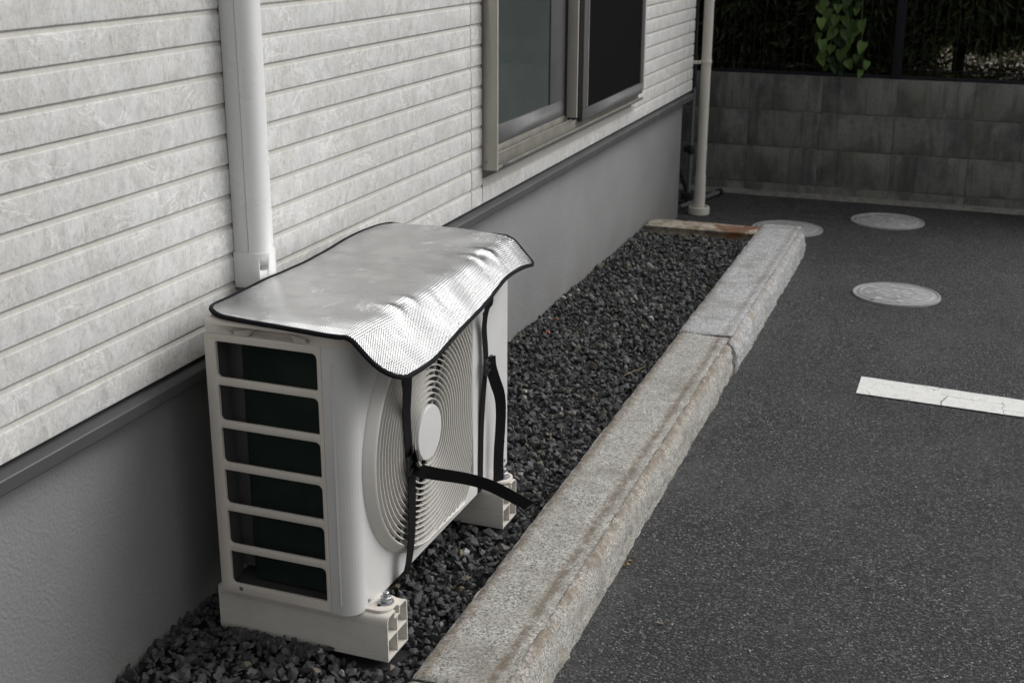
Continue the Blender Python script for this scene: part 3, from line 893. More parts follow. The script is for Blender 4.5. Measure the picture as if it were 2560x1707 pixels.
block(.597, 'ivory plastic block under the far end of the air conditioner, behind the straps')

# ================================================================== REFLECTIVE COVER
cover = thing('reflective_cover', 'silver quilted foil sheet with black edging draped over the top of the air conditioner', 'sun cover', UO, UR)
S0, S1 = -.045, .738
T_FLAT = .303
T1 = T_FLAT + .112
NS, NTT = 180, 110
def cover_point(s, t):
    """s along the unit, t from the wall edge over the front and down the sloping flap"""
    f = max(0.0, min(1.0, (s - S0) / (S1 - S0)))
    u0 = -.350 - .014 * math.exp(-((f - .80) / .16) ** 2) + .006 * math.exp(-((f - .3) / .2) ** 2)
    tf = -.046 - u0                                   # flat run
    rb = .034
    ang = .76 + .04 * math.sin(f * 5)
    L = rb * ang
    if t < tf:
        u, w = u0 + t, .6495
    elif t < tf + L:
        a = (t - tf) / rb
        u, w = u0 + tf + rb * math.sin(a), .6495 - rb * (1 - math.cos(a))
    else:
        q = t - tf - L
        u = u0 + tf + rb * math.sin(ang) + q * math.cos(ang)
        w = .6495 - rb * (1 - math.cos(ang)) - q * math.sin(ang)
    g = max(0.0, (t - tf) / .13)
    v = s
    n1 = noise.noise(Vector((s * 5.0, t * 6.0, 1.3)))
    n2 = noise.noise(Vector((s * 15.0, t * 11.0, 4.7)))
    n3 = noise.noise(Vector((s * 34.0, t * 20.0, 9.1)))
    near_bend = math.exp(-((t - tf) / .055) ** 2)
    if t < tf:
        w += .0016 * n1 + .0006 * n2 + .0012
        w += .004 * math.exp(-(t / .05) ** 2) * (0.6 + n1)
        w += near_bend * (.0016 * n2 + .0006 * n3)
        w += .006 * math.exp(-((f - 1.0) / .16) ** 2) * math.sin(min(1, t / tf) * PI)
    else:
        w += g * (.0012 * math.sin(s * 8.5 + 1.6) + .002 * n1)
        u += g * (.002 * n1)
        w += (.0016 * n2 + .0010 * n3) * near_bend + .0015 * n2 * min(1, g * 1.5)
    for sd in (.165, .560):
        e = math.exp(-(((s - sd) / .020) ** 2 + ((t - tf - .004) / .013) ** 2))
        u -= .002 * e; w -= .003 * e
        for off in (-.028, .034):
            e2 = math.exp(-(((s - sd - off) / .013) ** 2 + ((t - tf - .0) / .026) ** 2))
            w += .0022 * e2; u += .0015 * e2
    d = VN - .004 - s
    if d > -.03:
        w -= .14 * max(0.0, d + .012) * (1.0 if t < tf else .4)
    d = s - .738
    if d > 0 and t < tf: w -= .35 * d + 5 * d * d
    if f > .84:
        e = (f - .84) / .16
        w -= .016 * e * e * g
        if g > .75: w += .05 * (g - .75) * e
    return (u, v, w)
def s_range(t):
    a0, b0 = S0, S1
    rb_, rf_ = .055, .045
    if t < rb_: a0 += rb_ - math.sqrt(max(0, rb_ ** 2 - (rb_ - t) ** 2))
    a0 += .026 * max(0.0, 1 - t / T_FLAT)
    b0 += .030 * math.sin(min(1.0, t / T_FLAT) * PI) ** .8 if t < T_FLAT else -.006 * (t - T_FLAT) / .13
    if t < rf_: b0 -= rf_ - math.sqrt(max(0, rf_ ** 2 - (rf_ - t) ** 2))
    q = T1 - t
    rn = .056
    if q < rn: a0 += (rn - math.sqrt(max(0, rn ** 2 - (rn - q) ** 2))) * 1.0
    rr = .014
    if q < rr: b0 -= rr - math.sqrt(max(0, rr ** 2 - (rr - q) ** 2))
    return a0, b0
me = bpy.data.meshes.new('foil_sheet')
vs, uvs = [], []
for j in range(NTT + 1):
    # denser rows near both ends so that the corners stay round
    x = j / NTT
    t = T1 * (x - .085 * math.sin(2 * PI * x) / (1.0) * .9)
    a0, b0 = s_range(t)
    for i in range(NS + 1):
        s = a0 + (b0 - a0) * i / NS
        ff = (s - S0) / (S1 - S0)
        hem = .015 * math.exp(-((ff - .13) / .17) ** 2) - .032 * max(0, ff - .25)
        tt = t + max(0.0, (t - T_FLAT) / (T1 - T_FLAT)) * hem
        vs.append(cover_point(s, tt)); uvs.append((s, tt))
fs = [(j * (NS + 1) + i, j * (NS + 1) + i + 1, (j + 1) * (NS + 1) + i + 1, (j + 1) * (NS + 1) + i) for j in range(NTT) for i in range(NS)]
me.from_pydata(vs, [], fs)
ul = me.uv_layers.new(name='UVMap')
for lp in me.loops: ul.data[lp.index].uv = uvs[lp.vertex_index]
for p_ in me.polygons: p_.use_smooth = True
me.materials.append(M['foil'])
foil = link('foil_sheet', me, cover)
sol = foil.modifiers.new('thickness', 'SOLIDIFY'); sol.thickness = .0024; sol.offset = -1
edge = [vs[i] for i in range(NS + 1)] + [vs[j * (NS + 1) + NS] for j in range(1, NTT + 1)] + [vs[NTT * (NS + 1) + i] for i in range(NS - 1, -1, -1)] + [vs[j * (NS + 1)] for j in range(NTT - 1, 0, -1)]
ep = [Vector(edge[0])]
for q in edge[1:]:
    if (Vector(q) - ep[-1]).length > .006: ep.append(Vector(q))
ep.append(ep[0])
MB().tube(ep, .0047, 8, cap=False).build('edge_binding', M['binding'], cover)

# straps
X3 = Vector
def bend(pts, n=10):
    """smooth curve through points"""
    out = []
    pts = [Vector(p) for p in pts]
    for i in range(len(pts) - 1):
        p0, p1, p2, p3 = pts[max(i - 1, 0)], pts[i], pts[i + 1], pts[min(i + 2, len(pts) - 1)]
        for k in range(n):
            t = k / n
            out.append(.5 * ((2 * p1) + (p2 - p0) * t + (2 * p0 - 5 * p1 + 4 * p2 - p3) * t * t + (3 * p1 - p0 - 3 * p2 + p3) * t ** 3))
    out.append(pts[-1])
    return out
e_ = -.023
MB().ribbon(bend([(.018, .060, .578), (.022, .058, .562), (.004, .100, .520), (-.014, .134, .470), (e_, .151, .435), (e_, .155, .385), (e_ + .001, .160, .340), (e_ + .002, .163, .290), (e_ + .001, .160, .195), (e_ - .004, .152, .125), (UF + .012, .144, .100), (UF - .004, .130, .088), (-.09, .115, .086)]), (0, 1, 0), .0310, .0016).build('strap', M['strap'], cover)
nb = MB().box((e_ + .003, .136, .318), (e_ + .009, .182, .356)).box((e_ + .0095, .140, .326), (e_ + .012, .178, .333)).box((e_ + .0095, .140, .342), (e_ + .012, .178, .349))
nb.build('buckle', M['rubber'], cover, .0015)
lp = bend([(e_ + .011, .158, .372), (e_ + .014, .160, .345), (e_ + .018, .158, .327), (.006, .196, .305), (.042, .284, .262), (.070, .345, .225), (.096, .415, .172), (.112, .462, .136)], 10)
wd = []
for i in range(len(lp)):
    f = i / (len(lp) - 1)
    wd.append((.35 * f, -.25 - .1 * f, .9))
MB().ribbon(lp, wd, .0270, .0016).build('loose_strap', M['strap'], cover)
f_ = -.040
MB().ribbon(bend([(.010, .478, .588), (.014, .478, .578), (-.010, .535, .545), (-.030, .572, .520), (f_, .585, .480), (f_, .592, .430), (f_, .594, .390), (f_ - .003, .590, .34), (UF + .003, .585, .25), (UF + .002, .582, .17), (UF + .001, .580, .105), (UF - .006, .576, .088), (-.09, .57, .087)]), (0, 1, 0), .0260, .0016).build('strap', M['strap'], cover)
MB().box((f_ + .002, .576, .372), (f_ + .008, .618, .410)).box((f_ + .0085, .580, .380), (f_ + .011, .614, .386)).box((f_ + .0085, .580, .396), (f_ + .011, .614, .402)).build('buckle', M['rubber'], cover, .0015)
MB().ribbon(bend([(f_ + .010, .596, .412), (f_ + .012, .597, .385), (f_ + .015, .612, .350), (f_ + .018, .632, .310), (f_ + .016, .645, .265), (f_ + .014, .645, .215), (f_ + .013, .640, .170), (f_ + .012, .640, .125), (f_ + .016, .630, .072), (f_ + .02, .618, .030)]), (.45, .8, .0), .0285, .0018).build('loose_strap', M['strap'], cover)

# ================================================================== KERB
def rough_stone(name, mat, parent, x0, x1, y0, y1, zb, ztop, seed, res=.0075, front=1.0, edge_round=.006, left_rough=.4, ends=.006):
    """a hewn stone: top lightly dressed, the +x face split rough with a chipped arris"""
    prof = []          # points round the section: (x, z, kind); kind 0 left, 1 top, 2 front
    nz = max(4, int((ztop - zb) / res)); nx = max(6, int((x1 - x0) / res))
    for k in range(nz): prof.append((x0, zb + (ztop - zb) * k / nz, 0))
    for k in range(nx): prof.append((x0 + (x1 - x0) * k / nx, ztop, 1))
    for k in range(nz + 1): prof.append((x1, ztop - (ztop - zb) * k / nz, 2))
    ny = max(4, int((y1 - y0) / res))
    m = len(prof)
    vs, wear_shade, rf = [], [], []
    L = y1 - y0
    for j in range(ny + 1):
        y = y0 + L * j / ny
        ee = min(y - y0, y1 - y)
        rnd = max(0.0, 1 - ee / .012)
        for (x, z, kd) in prof:
            P_ = Vector((x * 1.0, y, z + seed * 3.1))
            dx = dz = 0.0
            topd = ztop - z
            rightd, leftd = x1 - x, x - x0
            wv = rv = 0.0
            if kd == 1:
                dz += .0022 * noise.fractal(P_ * 9, 1.0, 2.0, 4) + .0010 * noise.noise(P_ * 70)
                a = min(rightd, leftd)
                ch = .5 + noise.noise(Vector((y * 16, seed, 0.0 if rightd < leftd else 5.0)))
                dz -= edge_round * max(0.0, 1 - a / .012) ** 2 * (.5 + ch)
                # worn hollow strip beside the arris
                dz -= .0022 * math.exp(-((rightd - .034) / .012) ** 2) * (.4 + .6 * ch)
                wv = max(math.exp(-((rightd - .027) / .011) ** 2), .9 * math.exp(-((leftd - .012) / .013) ** 2))
            elif kd == 2:
                f = topd / (ztop - zb)
                lip = math.exp(-((topd - .020) / .0105) ** 2)
                body = (.018 * f + .008 * math.sin(f * PI)) * front
                big = noise.fractal(Vector((seed, y * 4.5, z * 9)), 1.0, 2.0, 3)
                mid = noise.fractal(Vector((seed + 4, y * 20, z * 32)), .9, 2.0, 4)
                fin = noise.fractal(Vector((seed + 9, y * 75, z * 85)), .8, 2.0, 3)
                dx += body - .022 * lip * front * (.8 + .5 * big) + front * (.006 * big * min(1, topd / .03) + .0036 * mid + .0024 * fin)
                if topd < .004: dz -= .003 * abs(mid) * 2
                wv = min(1.5, 1.5 * math.exp(-((topd - .022) / .013) ** 2) * (.75 + .6 * noise.noise(Vector((y * 5, 1, seed)))))  # brown wear plus shade painted into the hollow under the lip
                rv = min(1.0, topd / .02)
            else:
                dx += left_rough * (.006 * noise.fractal(P_ * 20, 1.0, 2.0, 3)) - .003
            # ragged arris shared by top and front
            if rightd < .0001 and topd < .0001 or (kd == 2 and topd < .006) or (kd == 1 and rightd < .006):
                dx += .0034 * noise.fractal(Vector((seed, y * 42, 3)), .9, 2.0, 3) * front
            if kd == 1 and leftd < .006: dx += .003 * noise.fractal(Vector((seed, y * 38, 8)), .9, 2.0, 3)
            yy = y + (.0035 * noise.noise(Vector((x * 30, z * 30, seed + j))) if ee < 1e-6 else 0)
            dz -= ends * rnd ** 2 * (1.0 if kd == 1 else 0)
            if kd == 2: dx -= ends * rnd ** 2
            if kd == 0: dx += ends * .5 * rnd ** 2
            vs.append((x + dx, yy, z + dz)); wear_shade.append(wv); rf.append(rv)
    fs = [(j * m + i, (j + 1) * m + i, (j + 1) * m + i + 1, j * m + i + 1) for j in range(ny) for i in range(m - 1)]
    fs += [tuple(range(m)), tuple(range((ny + 1) * m - 1, ny * m - 1, -1))]
    me = bpy.data.meshes.new(name)
    me.from_pydata(vs, [], fs)
    for nm, arr in (('edge_wear_shade', wear_shade), ('rough_face', rf)):
        at = me.attributes.new(nm, 'FLOAT', 'POINT')
        at.data.foreach_set('value', arr)
    for p_ in me.polygons: p_.use_smooth = True
    bm = bmesh.new(); bm.from_mesh(me)
    bmesh.ops.recalc_face_normals(bm, faces=bm.faces)
    for e in bm.edges:
        if len(e.link_faces) == 2 and e.calc_face_angle(0) > R(50): e.smooth = False
    bm.to_mesh(me); bm.free()
    me.materials.append(mat)
    return link(name, me, parent)

kerb = thing('granite_kerb', 'row of rough granite kerb stones between the dark gravel and the asphalt', 'kerb')
tag(rough_stone('kerbstone', M['granite_tan'], kerb, .485, .655, -.4, 1.822, 0, .128, 3.0, res=.012), 'tan kerbstone cut off at the bottom of the picture')
tag(rough_stone('kerbstone', M['granite'], kerb, .491, .658, 1.829, 4.011, 0, .130, 1.0), 'long grey speckled kerbstone beside the air conditioner')
tag(rough_stone('kerbstone', M['granite_pale'], kerb, .488, .665, 4.018, 5.735, 0, .132, 2.0, left_rough=.3), 'paler bluish kerbstone at the far end of the gravel')
cs = rough_stone('edging_stone', M['granite_rust'], None, 0, .16, 0, .50, 0, .128, 5.0, res=.008, front=.55, edge_round=.009)
cs.rotation_euler = (0, 0, -PI / 2); cs.location = (-.012, 5.685, 0)
tag(cs, 'rust stained edging stone closing the far end of the gravel strip', 'edging stone')

# ================================================================== GRAVEL (nobody could count it)
def stone_templates(n):
    out = []
    for k in range(n):
        bm = bmesh.new()
        ax = Vector((1.0, random.uniform(.6, .95), random.uniform(.42, .8)))
        for i in range(random.randint(10, 14)):
            p = Vector((random.gauss(0, 1), random.gauss(0, 1), random.gauss(0, 1))).normalized()
            p *= random.uniform(.86, 1.05)
            bm.verts.new((p.x * ax.x, p.y * ax.y, p.z * ax.z))
        r = bmesh.ops.convex_hull(bm, input=bm.verts)
        bmesh.ops.delete(bm, geom=[g for g in r.get('geom_interior', []) if isinstance(g, bmesh.types.BMVert)], context='VERTS')
        lo = [v for v in bm.verts if not v.link_faces]
        bmesh.ops.delete(bm, geom=lo, context='VERTS')
        bmesh.ops.triangulate(bm, faces=bm.faces)
        bm.verts.index_update()
        out.append((np.array([v.co[:] for v in bm.verts]), np.array([[v.index for v in f.verts] for f in bm.faces])))
        bm.free()
    return out

def scatter_stones(name, mat, items, tpl):
    """items: (x, y, z, size) -> one mesh"""
    V, F, base = [], [], 0
    for (x, y, z, s) in items:
        v, f = tpl[RNG.integers(len(tpl))]
        q = RNG.normal(size=4); q[1] *= .35; q[2] *= .35; q /= np.linalg.norm(q)
        w, a, b, c = q
        Rm = np.array([[1 - 2 * (b * b + c * c), 2 * (a * b - c * w), 2 * (a * c + b * w)], [2 * (a * b + c * w), 1 - 2 * (a * a + c * c), 2 * (b * c - a * w)], [2 * (a * c - b * w), 2 * (b * c + a * w), 1 - 2 * (a * a + b * b)]])
        V.append(v @ Rm.T * s + (x, y, z)); F.append(f + base); base += len(v)
    V = np.concatenate(V); F = np.concatenate(F)
    me = bpy.data.meshes.new(name)
    me.vertices.add(len(V)); me.vertices.foreach_set('co', V.ravel())
    me.loops.add(F.size); me.loops.foreach_set('vertex_index', F.ravel().astype(np.int32))
    me.polygons.add(len(F)); me.polygons.foreach_set('loop_start', np.arange(0, F.size, 3, dtype=np.int32))
    me.polygons.foreach_set('use_smooth', np.zeros(len(F), dtype=bool))
    me.update(calc_edges=True); me.validate()
    me.materials.append(mat)
    return link(name, me)

def hollow(px, py):
    lx, ly = px - UO[0], py - UO[1]
    d = 0.0
    for v0 in (0, .597):
        if -.06 < lx < .07 and v0 - .030 < ly < v0 + .11: d = .009
        if -.37 < lx < .01 and v0 - .002 < ly < v0 + .09: d = .030
    return d
def gravel():
    items = []
    y = 1.0
    while y < 5.53:
        x = -.025
        while x < .498:
            px, py = x + RNG.uniform(-.008, .008), y + RNG.uniform(-.008, .008)
            s = float(np.clip(RNG.lognormal(math.log(.0095), .36), .005, .0165))
            h = .093 + .007 * noise.noise(Vector((px * 6, py * 4, 0))) + .010 * math.exp(-((px + .03) / .05) ** 2)
            if px > .45: h += .006 * RNG.uniform()
            z = h + RNG.uniform(-.006, .004) - hollow(px, py)
            px = min(px, .486); py = min(py, 5.512)
            items.append((px, py, z, s))
            x += .0145
        y += .0140
    # a looser second scatter lying on top
    for k in range(3600):
        px, py = RNG.uniform(-.02, .482), RNG.uniform(1.0, 5.5)
        s = float(np.clip(RNG.lognormal(math.log(.0105), .36), .0055, .0195))
        h = .100 + .007 * noise.noise(Vector((px * 6, py * 4, 0))) + .010 * math.exp(-((px + .03) / .05) ** 2)
        lx, ly = px - UO[0], py - UO[1]
        if -.37 < lx < .02 and (-.012 < ly < .098 or .588 < ly < .69): continue
        items.append((px, py, h + RNG.uniform(-.003, .004) - hollow(px, py), s))
    # stones heaped against the near block
    for k in range(150):
        lx = RNG.uniform(-.36, -.12); 
        items.append((UO[0] + lx, UO[1] - RNG.uniform(.004, .03), .100 + RNG.uniform(0, .008), .011))
    o = scatter_stones('gravel', M['gravel'], items, stone_templates(48))
    tag(o, 'dark grey crushed stone filling the strip between the house and the kerb', None, kind='stuff')
gravel()

TPL = stone_templates(8)
def small_stone(name, label, cat, loc, s, mat, group=None, flat=1.0):
    v, f = TPL[random.randrange(len(TPL))]
    o = MB().add([(p[0] * s, p[1] * s, p[2] * s * flat) for p in v], [tuple(int(i) for i in t) for t in f]).build(name, mat, None, s * .12, 1)
    o.location = loc
    return tag(o, label, cat, group)
small_stone('plastic_chip', 'tiny bright orange chip lying on the dark gravel', 'chip', (.073, 3.87, .124), .0095, M['orange'], flat=.6)
small_stone('brown_stone', 'single rusty orange stone among the dark gravel by the foundation', 'stone', (.059, 4.02, .122), .011, M['rustchip'])
MB().tube([(.424, 3.54, .122), (.44, 3.575, .126), (.455, 3.605, .125), (.467, 3.63, .128)], .0009, 5).build('dry_twig', M['straw'])
tag(bpy.data.objects['dry_twig'], 'thin pale dry twig lying across the gravel near the kerb', 'twig')
for (x, y, s, w) in ((.861, 2.841, .006, 'middle'), (.81, 3.107, .006, 'farthest'), (.824, 2.371, .008, 'nearest and largest')):
    small_stone('tan_pebble', 'small tan pebble loose on the asphalt, the %s of three along the kerb' % w, 'pebble', (x, y, s * .6), s, M['pebble'], 'loose tan pebbles on the asphalt')
for (x, y, s) in ((1.02, 3.35, .004), (1.13, 2.95, .0045), (.95, 2.65, .004), (1.25, 2.75, .005), (.90, 3.75, .006), (1.2, 3.4, .004), (1.33, 2.45, .004), (1.02, 2.33, .0045), (.78, 3.55, .005)):
    small_stone('pale_pebble', 'tiny pale grey pebble lying loose on the asphalt', 'pebble', (x, y, s * .6), s, M['pale_pebble'], 'loose pale pebbles on the asphalt')
fk = MB()
for k in range(7):
    a = random.uniform(0, 6.28); x, y = .688 + random.uniform(-.012, .012), 2.616 + random.uniform(-.022, .022)
    r_ = random.uniform(.0035, .0065)
    fk.add([(x + r_ * math.cos(a + q * 1.57) * (1.5 if q % 2 else 1), y + r_ * math.sin(a + q * 1.57), .003 + .003 * (q == 1) + .001 * k) for q in range(4)] + [(x, y, .001)], [(0, 1, 2, 3), (0, 1, 4), (1, 2, 4), (2, 3, 4), (3, 0, 4)])
tag(fk.build('dry_leaf', M['flake'], smooth=0), 'crumbled tan dry leaf on the asphalt beside the kerb', 'leaf')

# ================================================================== MARKINGS AND LIDS ON THE ASPHALT
pl_ = MB()
n = 60
a0 = (1.078, 3.962); a1 = (1.080, 4.132)
vs = []
for k in range(n + 1):
    x = 2.6 * k / n
    w1 = .0035 * noise.fractal(Vector((x * 22, 1, 0)), .9, 2, 3); w2 = .0035 * noise.fractal(Vector((x * 22, 5, 0)), .9, 2, 3)
    vs += [(1.078 + x, 3.965 - .075 * x + w1, .004), (1.080 + x, 4.134 - .105 * x + w2, .004)]
pl_.add(vs, [(2 * k, 2 * k + 2, 2 * k + 3, 2 * k + 1) for k in range(n)])
tag(pl_.build('parking_line', M['line'], smooth=0), 'worn white painted parking line on the asphalt', None, kind='structure')

def manhole(x, y, r, label, petals):
    o = thing('manhole_lid', label, 'manhole lid', (x, y, 0), random.uniform(0, 1), 'pale round lids set in the asphalt')
    MB().lathe([(r * .935, -.01), (r, -.01), (r, .006), (r * .99, .0085), (r * .945, .0085), (r * .935, .006)], (0, 0, 0), 48).build('rim', M['lid'], o, smooth=40)
    MB().lathe([(.0001, -.008), (r * .905, -.008), (r * .905, .0065), (r * .895, .0075), (r * .0001 + .0001, .0075)], (0, 0, 0), 48).build('lid', M['lid'], o, smooth=40)
    g = MB()
    for (ra, rb) in ((.80, .835), (.46, .48)):
        g.lathe([(r * ra, .0073), (r * ra + .001, .0090), (r * rb - .001, .0090), (r * rb, .0073)], (0, 0, 0), 48)
    for k in range(petals):
        a = 2 * PI * k / petals
        c, s = math.cos(a), math.sin(a)
        q = [(r * (.53) * c - .006 * s, r * .53 * s + .006 * c), (r * .66 * c - r * .085 * s, r * .66 * s + r * .085 * c), (r * .76 * c, r * .76 * s), (r * .66 * c + r * .085 * s, r * .66 * s - r * .085 * c), (r * .53 * c + .006 * s, r * .53 * s - .006 * c)]
        g.prism(q, 2, .0073, .0088)
        q = [(r * .12 * c, r * .12 * s), (r * .3 * c - r * .06 * s, r * .3 * s + r * .06 * c), (r * .42 * c, r * .42 * s), (r * .3 * c + r * .06 * s, r * .3 * s - r * .06 * c)]
        g.prism(q, 2, .0073, .0088)
    g.build('relief', M['lidring'], o, smooth=0)
    MB().box((-r * .90, -.006, .0072), (-r * .80, .006, .0079)).build('key_slot', M['gapblack'], o, smooth=0)
manhole(1.120, 5.195, .172, 'pale round manhole lid with relief pattern, the one nearest the white line', 8)
manhole(.985, 6.575, .180, 'pale round manhole lid nearest the block wall, whole and unobstructed', 6)
manhole(.535, 6.225, .172, 'pale round manhole lid half hidden behind the end of the kerb', 8)

# ================================================================== CONCRETE BLOCK WALL
WR = R(-1.0)
WY = 7.06
wall = thing('block_wall', 'low weathered concrete block wall across the far end of the parking area', 'wall', (.05, WY, 0), WR)
CH = [(-.13, .064), (.069, .2625), (.2675, .459), (.464, .652)]
XJ = [.126 + .386 * k for k in range(-7, 8)]
meshes = {}
for ci, (za, zb) in enumerate(CH):
    for k in range(len(XJ) - 1):
        w_, h_ = XJ[k + 1] - XJ[k] - .002, zb - za - .0032
        key = ci
        if key not in meshes:
            meshes[key] = MB().box((0, 0, 0), (w_, .115, h_)).mesh('concrete_block', M['cblock'], .0025, 2)
        o = link('concrete_block', meshes[key], wall, (XJ[k] + .002, random.uniform(-.0016, .0016), za + .0015))
        o.rotation_euler = (random.uniform(-.002, .002), 0, random.uniform(-.002, .002))
MB().box((XJ[0], .0028, -.12), (XJ[-1], .11, .650)).build('mortar', M['mortar'], wall, smooth=0)
ft = MB()
vs = []
n = 90
for k in range(n + 1):
    x = XJ[0] + (XJ[-1] - XJ[0]) * k / n
    e = .006 * noise.noise(Vector((x * 7, 0, 0))) + .004 * noise.noise(Vector((x * 30, 0, 3)))
    vs += [(x, .002, .022 + e * .5), (x, -.030 + e, .012), (x, -.042 + e * 2, .0)]
ft.add(vs, [(3 * k + i, 3 * k + 3 + i, 3 * k + 4 + i, 3 * k + 1 + i) for k in range(n) for i in range(2)])
ft.build('footing', M['footing'], wall)

# raised ground behind the wall
bank = MB()
vs = []
nx, ny = 60, 40
for j in range(ny + 1):
    for i in range(nx + 1):
        x = -4 + 9 * i / nx; y = 7.17 + (j / ny) ** 1.6 * 28
        z = .60 + .05 * noise.fractal(Vector((x * 1.3, y * 1.0, 0)), 1, 2, 3)
        if y < 7.4: z = .585
        vs.append((x * (1 + (y - 7.17) * .12), y, z))
bank.add(vs, [(j * (nx + 1) + i, j * (nx + 1) + i + 1, (j + 1) * (nx + 1) + i + 1, (j + 1) * (nx + 1) + i) for j in range(ny) for i in range(nx)])
bo = bank.build('raised_ground', M['ground_far'])
tag(bo, 'dry leaf strewn ground behind the block wall', None, kind='structure')

# ================================================================== FENCE ON THE WALL
fence = thing('wire_fence', 'dark wire fence with square posts standing on top of the block wall', 'fence', (.05, WY, 0), WR)
for x in (-1.12, .878, 2.88):
    MB().box((x - .024, .040, .648), (x + .024, .088, 1.85)).build('post', M['fence'], fence, .003)
for z in (.70, 1.25, 1.80):
    MB().tube([(-2.4, .066, z), (3.2, .066, z)], .0028, 6).build('rail', M['fence'], fence)
wm = MB().tube([(0, 0, 0), (0, 0, 1.18)], .0022, 5).mesh('wire', M['fence'])
for k in range(96):
    link('wire', wm, fence, (-2.3 + .055 * k, .070, .66))
MB().box((-2.4, .056, .646), (3.2, .064, .668)).build('base_board', M['fence'], fence, .002)

# ================================================================== HEDGE
def sprays(n, center, size, zmin, droop=.6, leaf=(.05, .008), shell=.5):
    """many narrow leaf blades through the crown's volume"""
    cx, cy, cz = center; sx, sy, sz = size
    V = np.zeros((n * 4, 3)); 
    m = 0
    while m < n:
        p = RNG.normal(size=3); p /= np.linalg.norm(p)
        rr = RNG.uniform(shell, 1.0) ** .7
        lump = 1 + .22 * noise.noise(Vector((p[0] * 2.3 + cx * 3, p[1] * 2.3, p[2] * 2.3))) + .12 * noise.noise(Vector((p[0] * 6 + cx, p[1] * 6, p[2] * 6)))
        c = np.array([cx + p[0] * sx * rr * lump, cy + p[1] * sy * rr * lump, cz + p[2] * sz * rr * lump])
        zm = zmin(c[0]) if callable(zmin) else zmin
        if c[2] < zm: continue
        L = leaf[0] * RNG.uniform(.6, 1.4); W = leaf[1] * RNG.uniform(.7, 1.4)
        d = np.array([p[0], p[1], p[2] * .3 - droop * RNG.uniform(.3, 1.2)]) + RNG.normal(size=3) * .45
        d /= np.linalg.norm(d)
        s = np.cross(d, RNG.normal(size=3)); s /= np.linalg.norm(s)
        V[m * 4:m * 4 + 4] = [c - d * L * .1, c + d * L * .4 + s * W * .5, c + d * L, c + d * L * .4 - s * W * .5]
        m += 1
    return V
def crown(parent, V, mat, name='crown'):
    n = len(V) // 4
    me = bpy.data.meshes.new(name)
    me.vertices.add(len(V)); me.vertices.foreach_set('co', V.ravel())
    me.loops.add(n * 4); me.loops.foreach_set('vertex_index', np.arange(n * 4, dtype=np.int32))
    me.polygons.add(n); me.polygons.foreach_set('loop_start', np.arange(0, n * 4, 4, dtype=np.int32))
    me.update(calc_edges=True)
    me.materials.append(mat)
    return link(name, me, parent)
def low_edge(x):
    base = .635 + .03 * noise.noise(Vector((x * 7, 0, 2)))
    if 1.02 < x < 1.75:
        g = min(1, (x - 1.02) / .12)
        base = base + g * (.165 + .05 * noise.noise(Vector((x * 9, 3, 1))) + .035 * noise.noise(Vector((x * 31, 3, 1))))
    return base + RNG.uniform(-.03, .02)
HX = [-1.95, -1.3, -.62, .02, .60, 1.22, 1.86]
HN = ['left of the far house corner, first of the hedge', 'behind the house corner, second of the hedge', 'just behind the grey stand', 'behind the cream downpipe', 'behind the climbing vine with large leaves', 'above the bright gap under the hedge, right of the fence post', 'at the right edge of the picture, last of the row']
for k, x in enumerate(HX):
    t = thing('conifer_shrub', 'dark drooping conifer shrub ' + HN[k], 'shrub', (x, 7.80, .6), 0, 'conifer shrubs of the hedge')
    big = x > -1.4 and x < 2.4
    V = sprays(26000 if big else 9000, (x, 7.78, 1.62), (.62, .56, 1.25), low_edge, leaf=(.060, .010), shell=.35)
    Vl = sprays(9000 if big else 2000, (x, 7.72, .95), (.50, .50, .40), low_edge, leaf=(.060, .013), shell=.1)
    V2 = sprays(7000 if big else 2500, (x, 7.42, 1.75), (.55, .36, .85), lambda q: low_edge(q) + .2, leaf=(.07, .012), shell=.3)  # foliage leaning out over the block wall, added to shade it
    V = np.concatenate([V, V2, Vl]) - np.array([x, 7.80, .6])
    crown(t, V, M['needle'])
    MB().tube([(0, 0, -.05), (.01, 0, .5), (-.02, .02, 1.2), (0, 0, 2.0)], [.035, .03, .022, .01], 8).build('trunk', M['bark'], t)
    for q in range(4):
        a = random.uniform(0, 6.28)
        MB().tube([(0, 0, .25 + .2 * q), (.2 * math.cos(a), .2 * math.sin(a), .33 + .2 * q), (.42 * math.cos(a), .42 * math.sin(a), .32 + .22 * q)], [.012, .008, .004], 5).build('branch', M['bark'], t)
def ground_z(x, y): return .60 + .05 * noise.fractal(Vector((x / (1 + (y - 7.17) * .12) * 1.3, y, 0)), 1, 2, 3) if y >= 7.4 else .585
wd_ = []
def leaf_quad(c, d_, L, wf):
    s_ = d_.orthogonal().normalized()
    return [c, c + d_ * L * .4 + s_ * L * wf, c + d_ * L, c + d_ * L * .4 - s_ * L * wf]
for k in range(4200):                                   # fallen leaves
    x, y = random.uniform(.6, 2.6), 7.3 + 3.4 * random.random() ** 1.4
    d_ = Vector((random.gauss(0, 1), random.gauss(0, 1), random.gauss(0, .25))).normalized()
    wd_ += leaf_quad(Vector((x, y, ground_z(x, y) + random.uniform(.004, .02))), d_, random.uniform(.02, .05), .28)
for k in range(90):                                     # weeds
    x, y = random.uniform(.8, 2.2), random.uniform(7.6, 9.6)
    h = random.uniform(.03, .12); z0 = ground_z(x, y)
    for q in range(34):
        a = random.uniform(0, 6.28); r_ = random.uniform(0, .07)
        d_ = Vector((random.gauss(0, 1), random.gauss(0, 1), random.gauss(.5, .8))).normalized()
        wd_ += leaf_quad(Vector((x + r_ * math.cos(a), y + r_ * math.sin(a), z0 + h * random.random())), d_, random.uniform(.015, .045), .3)
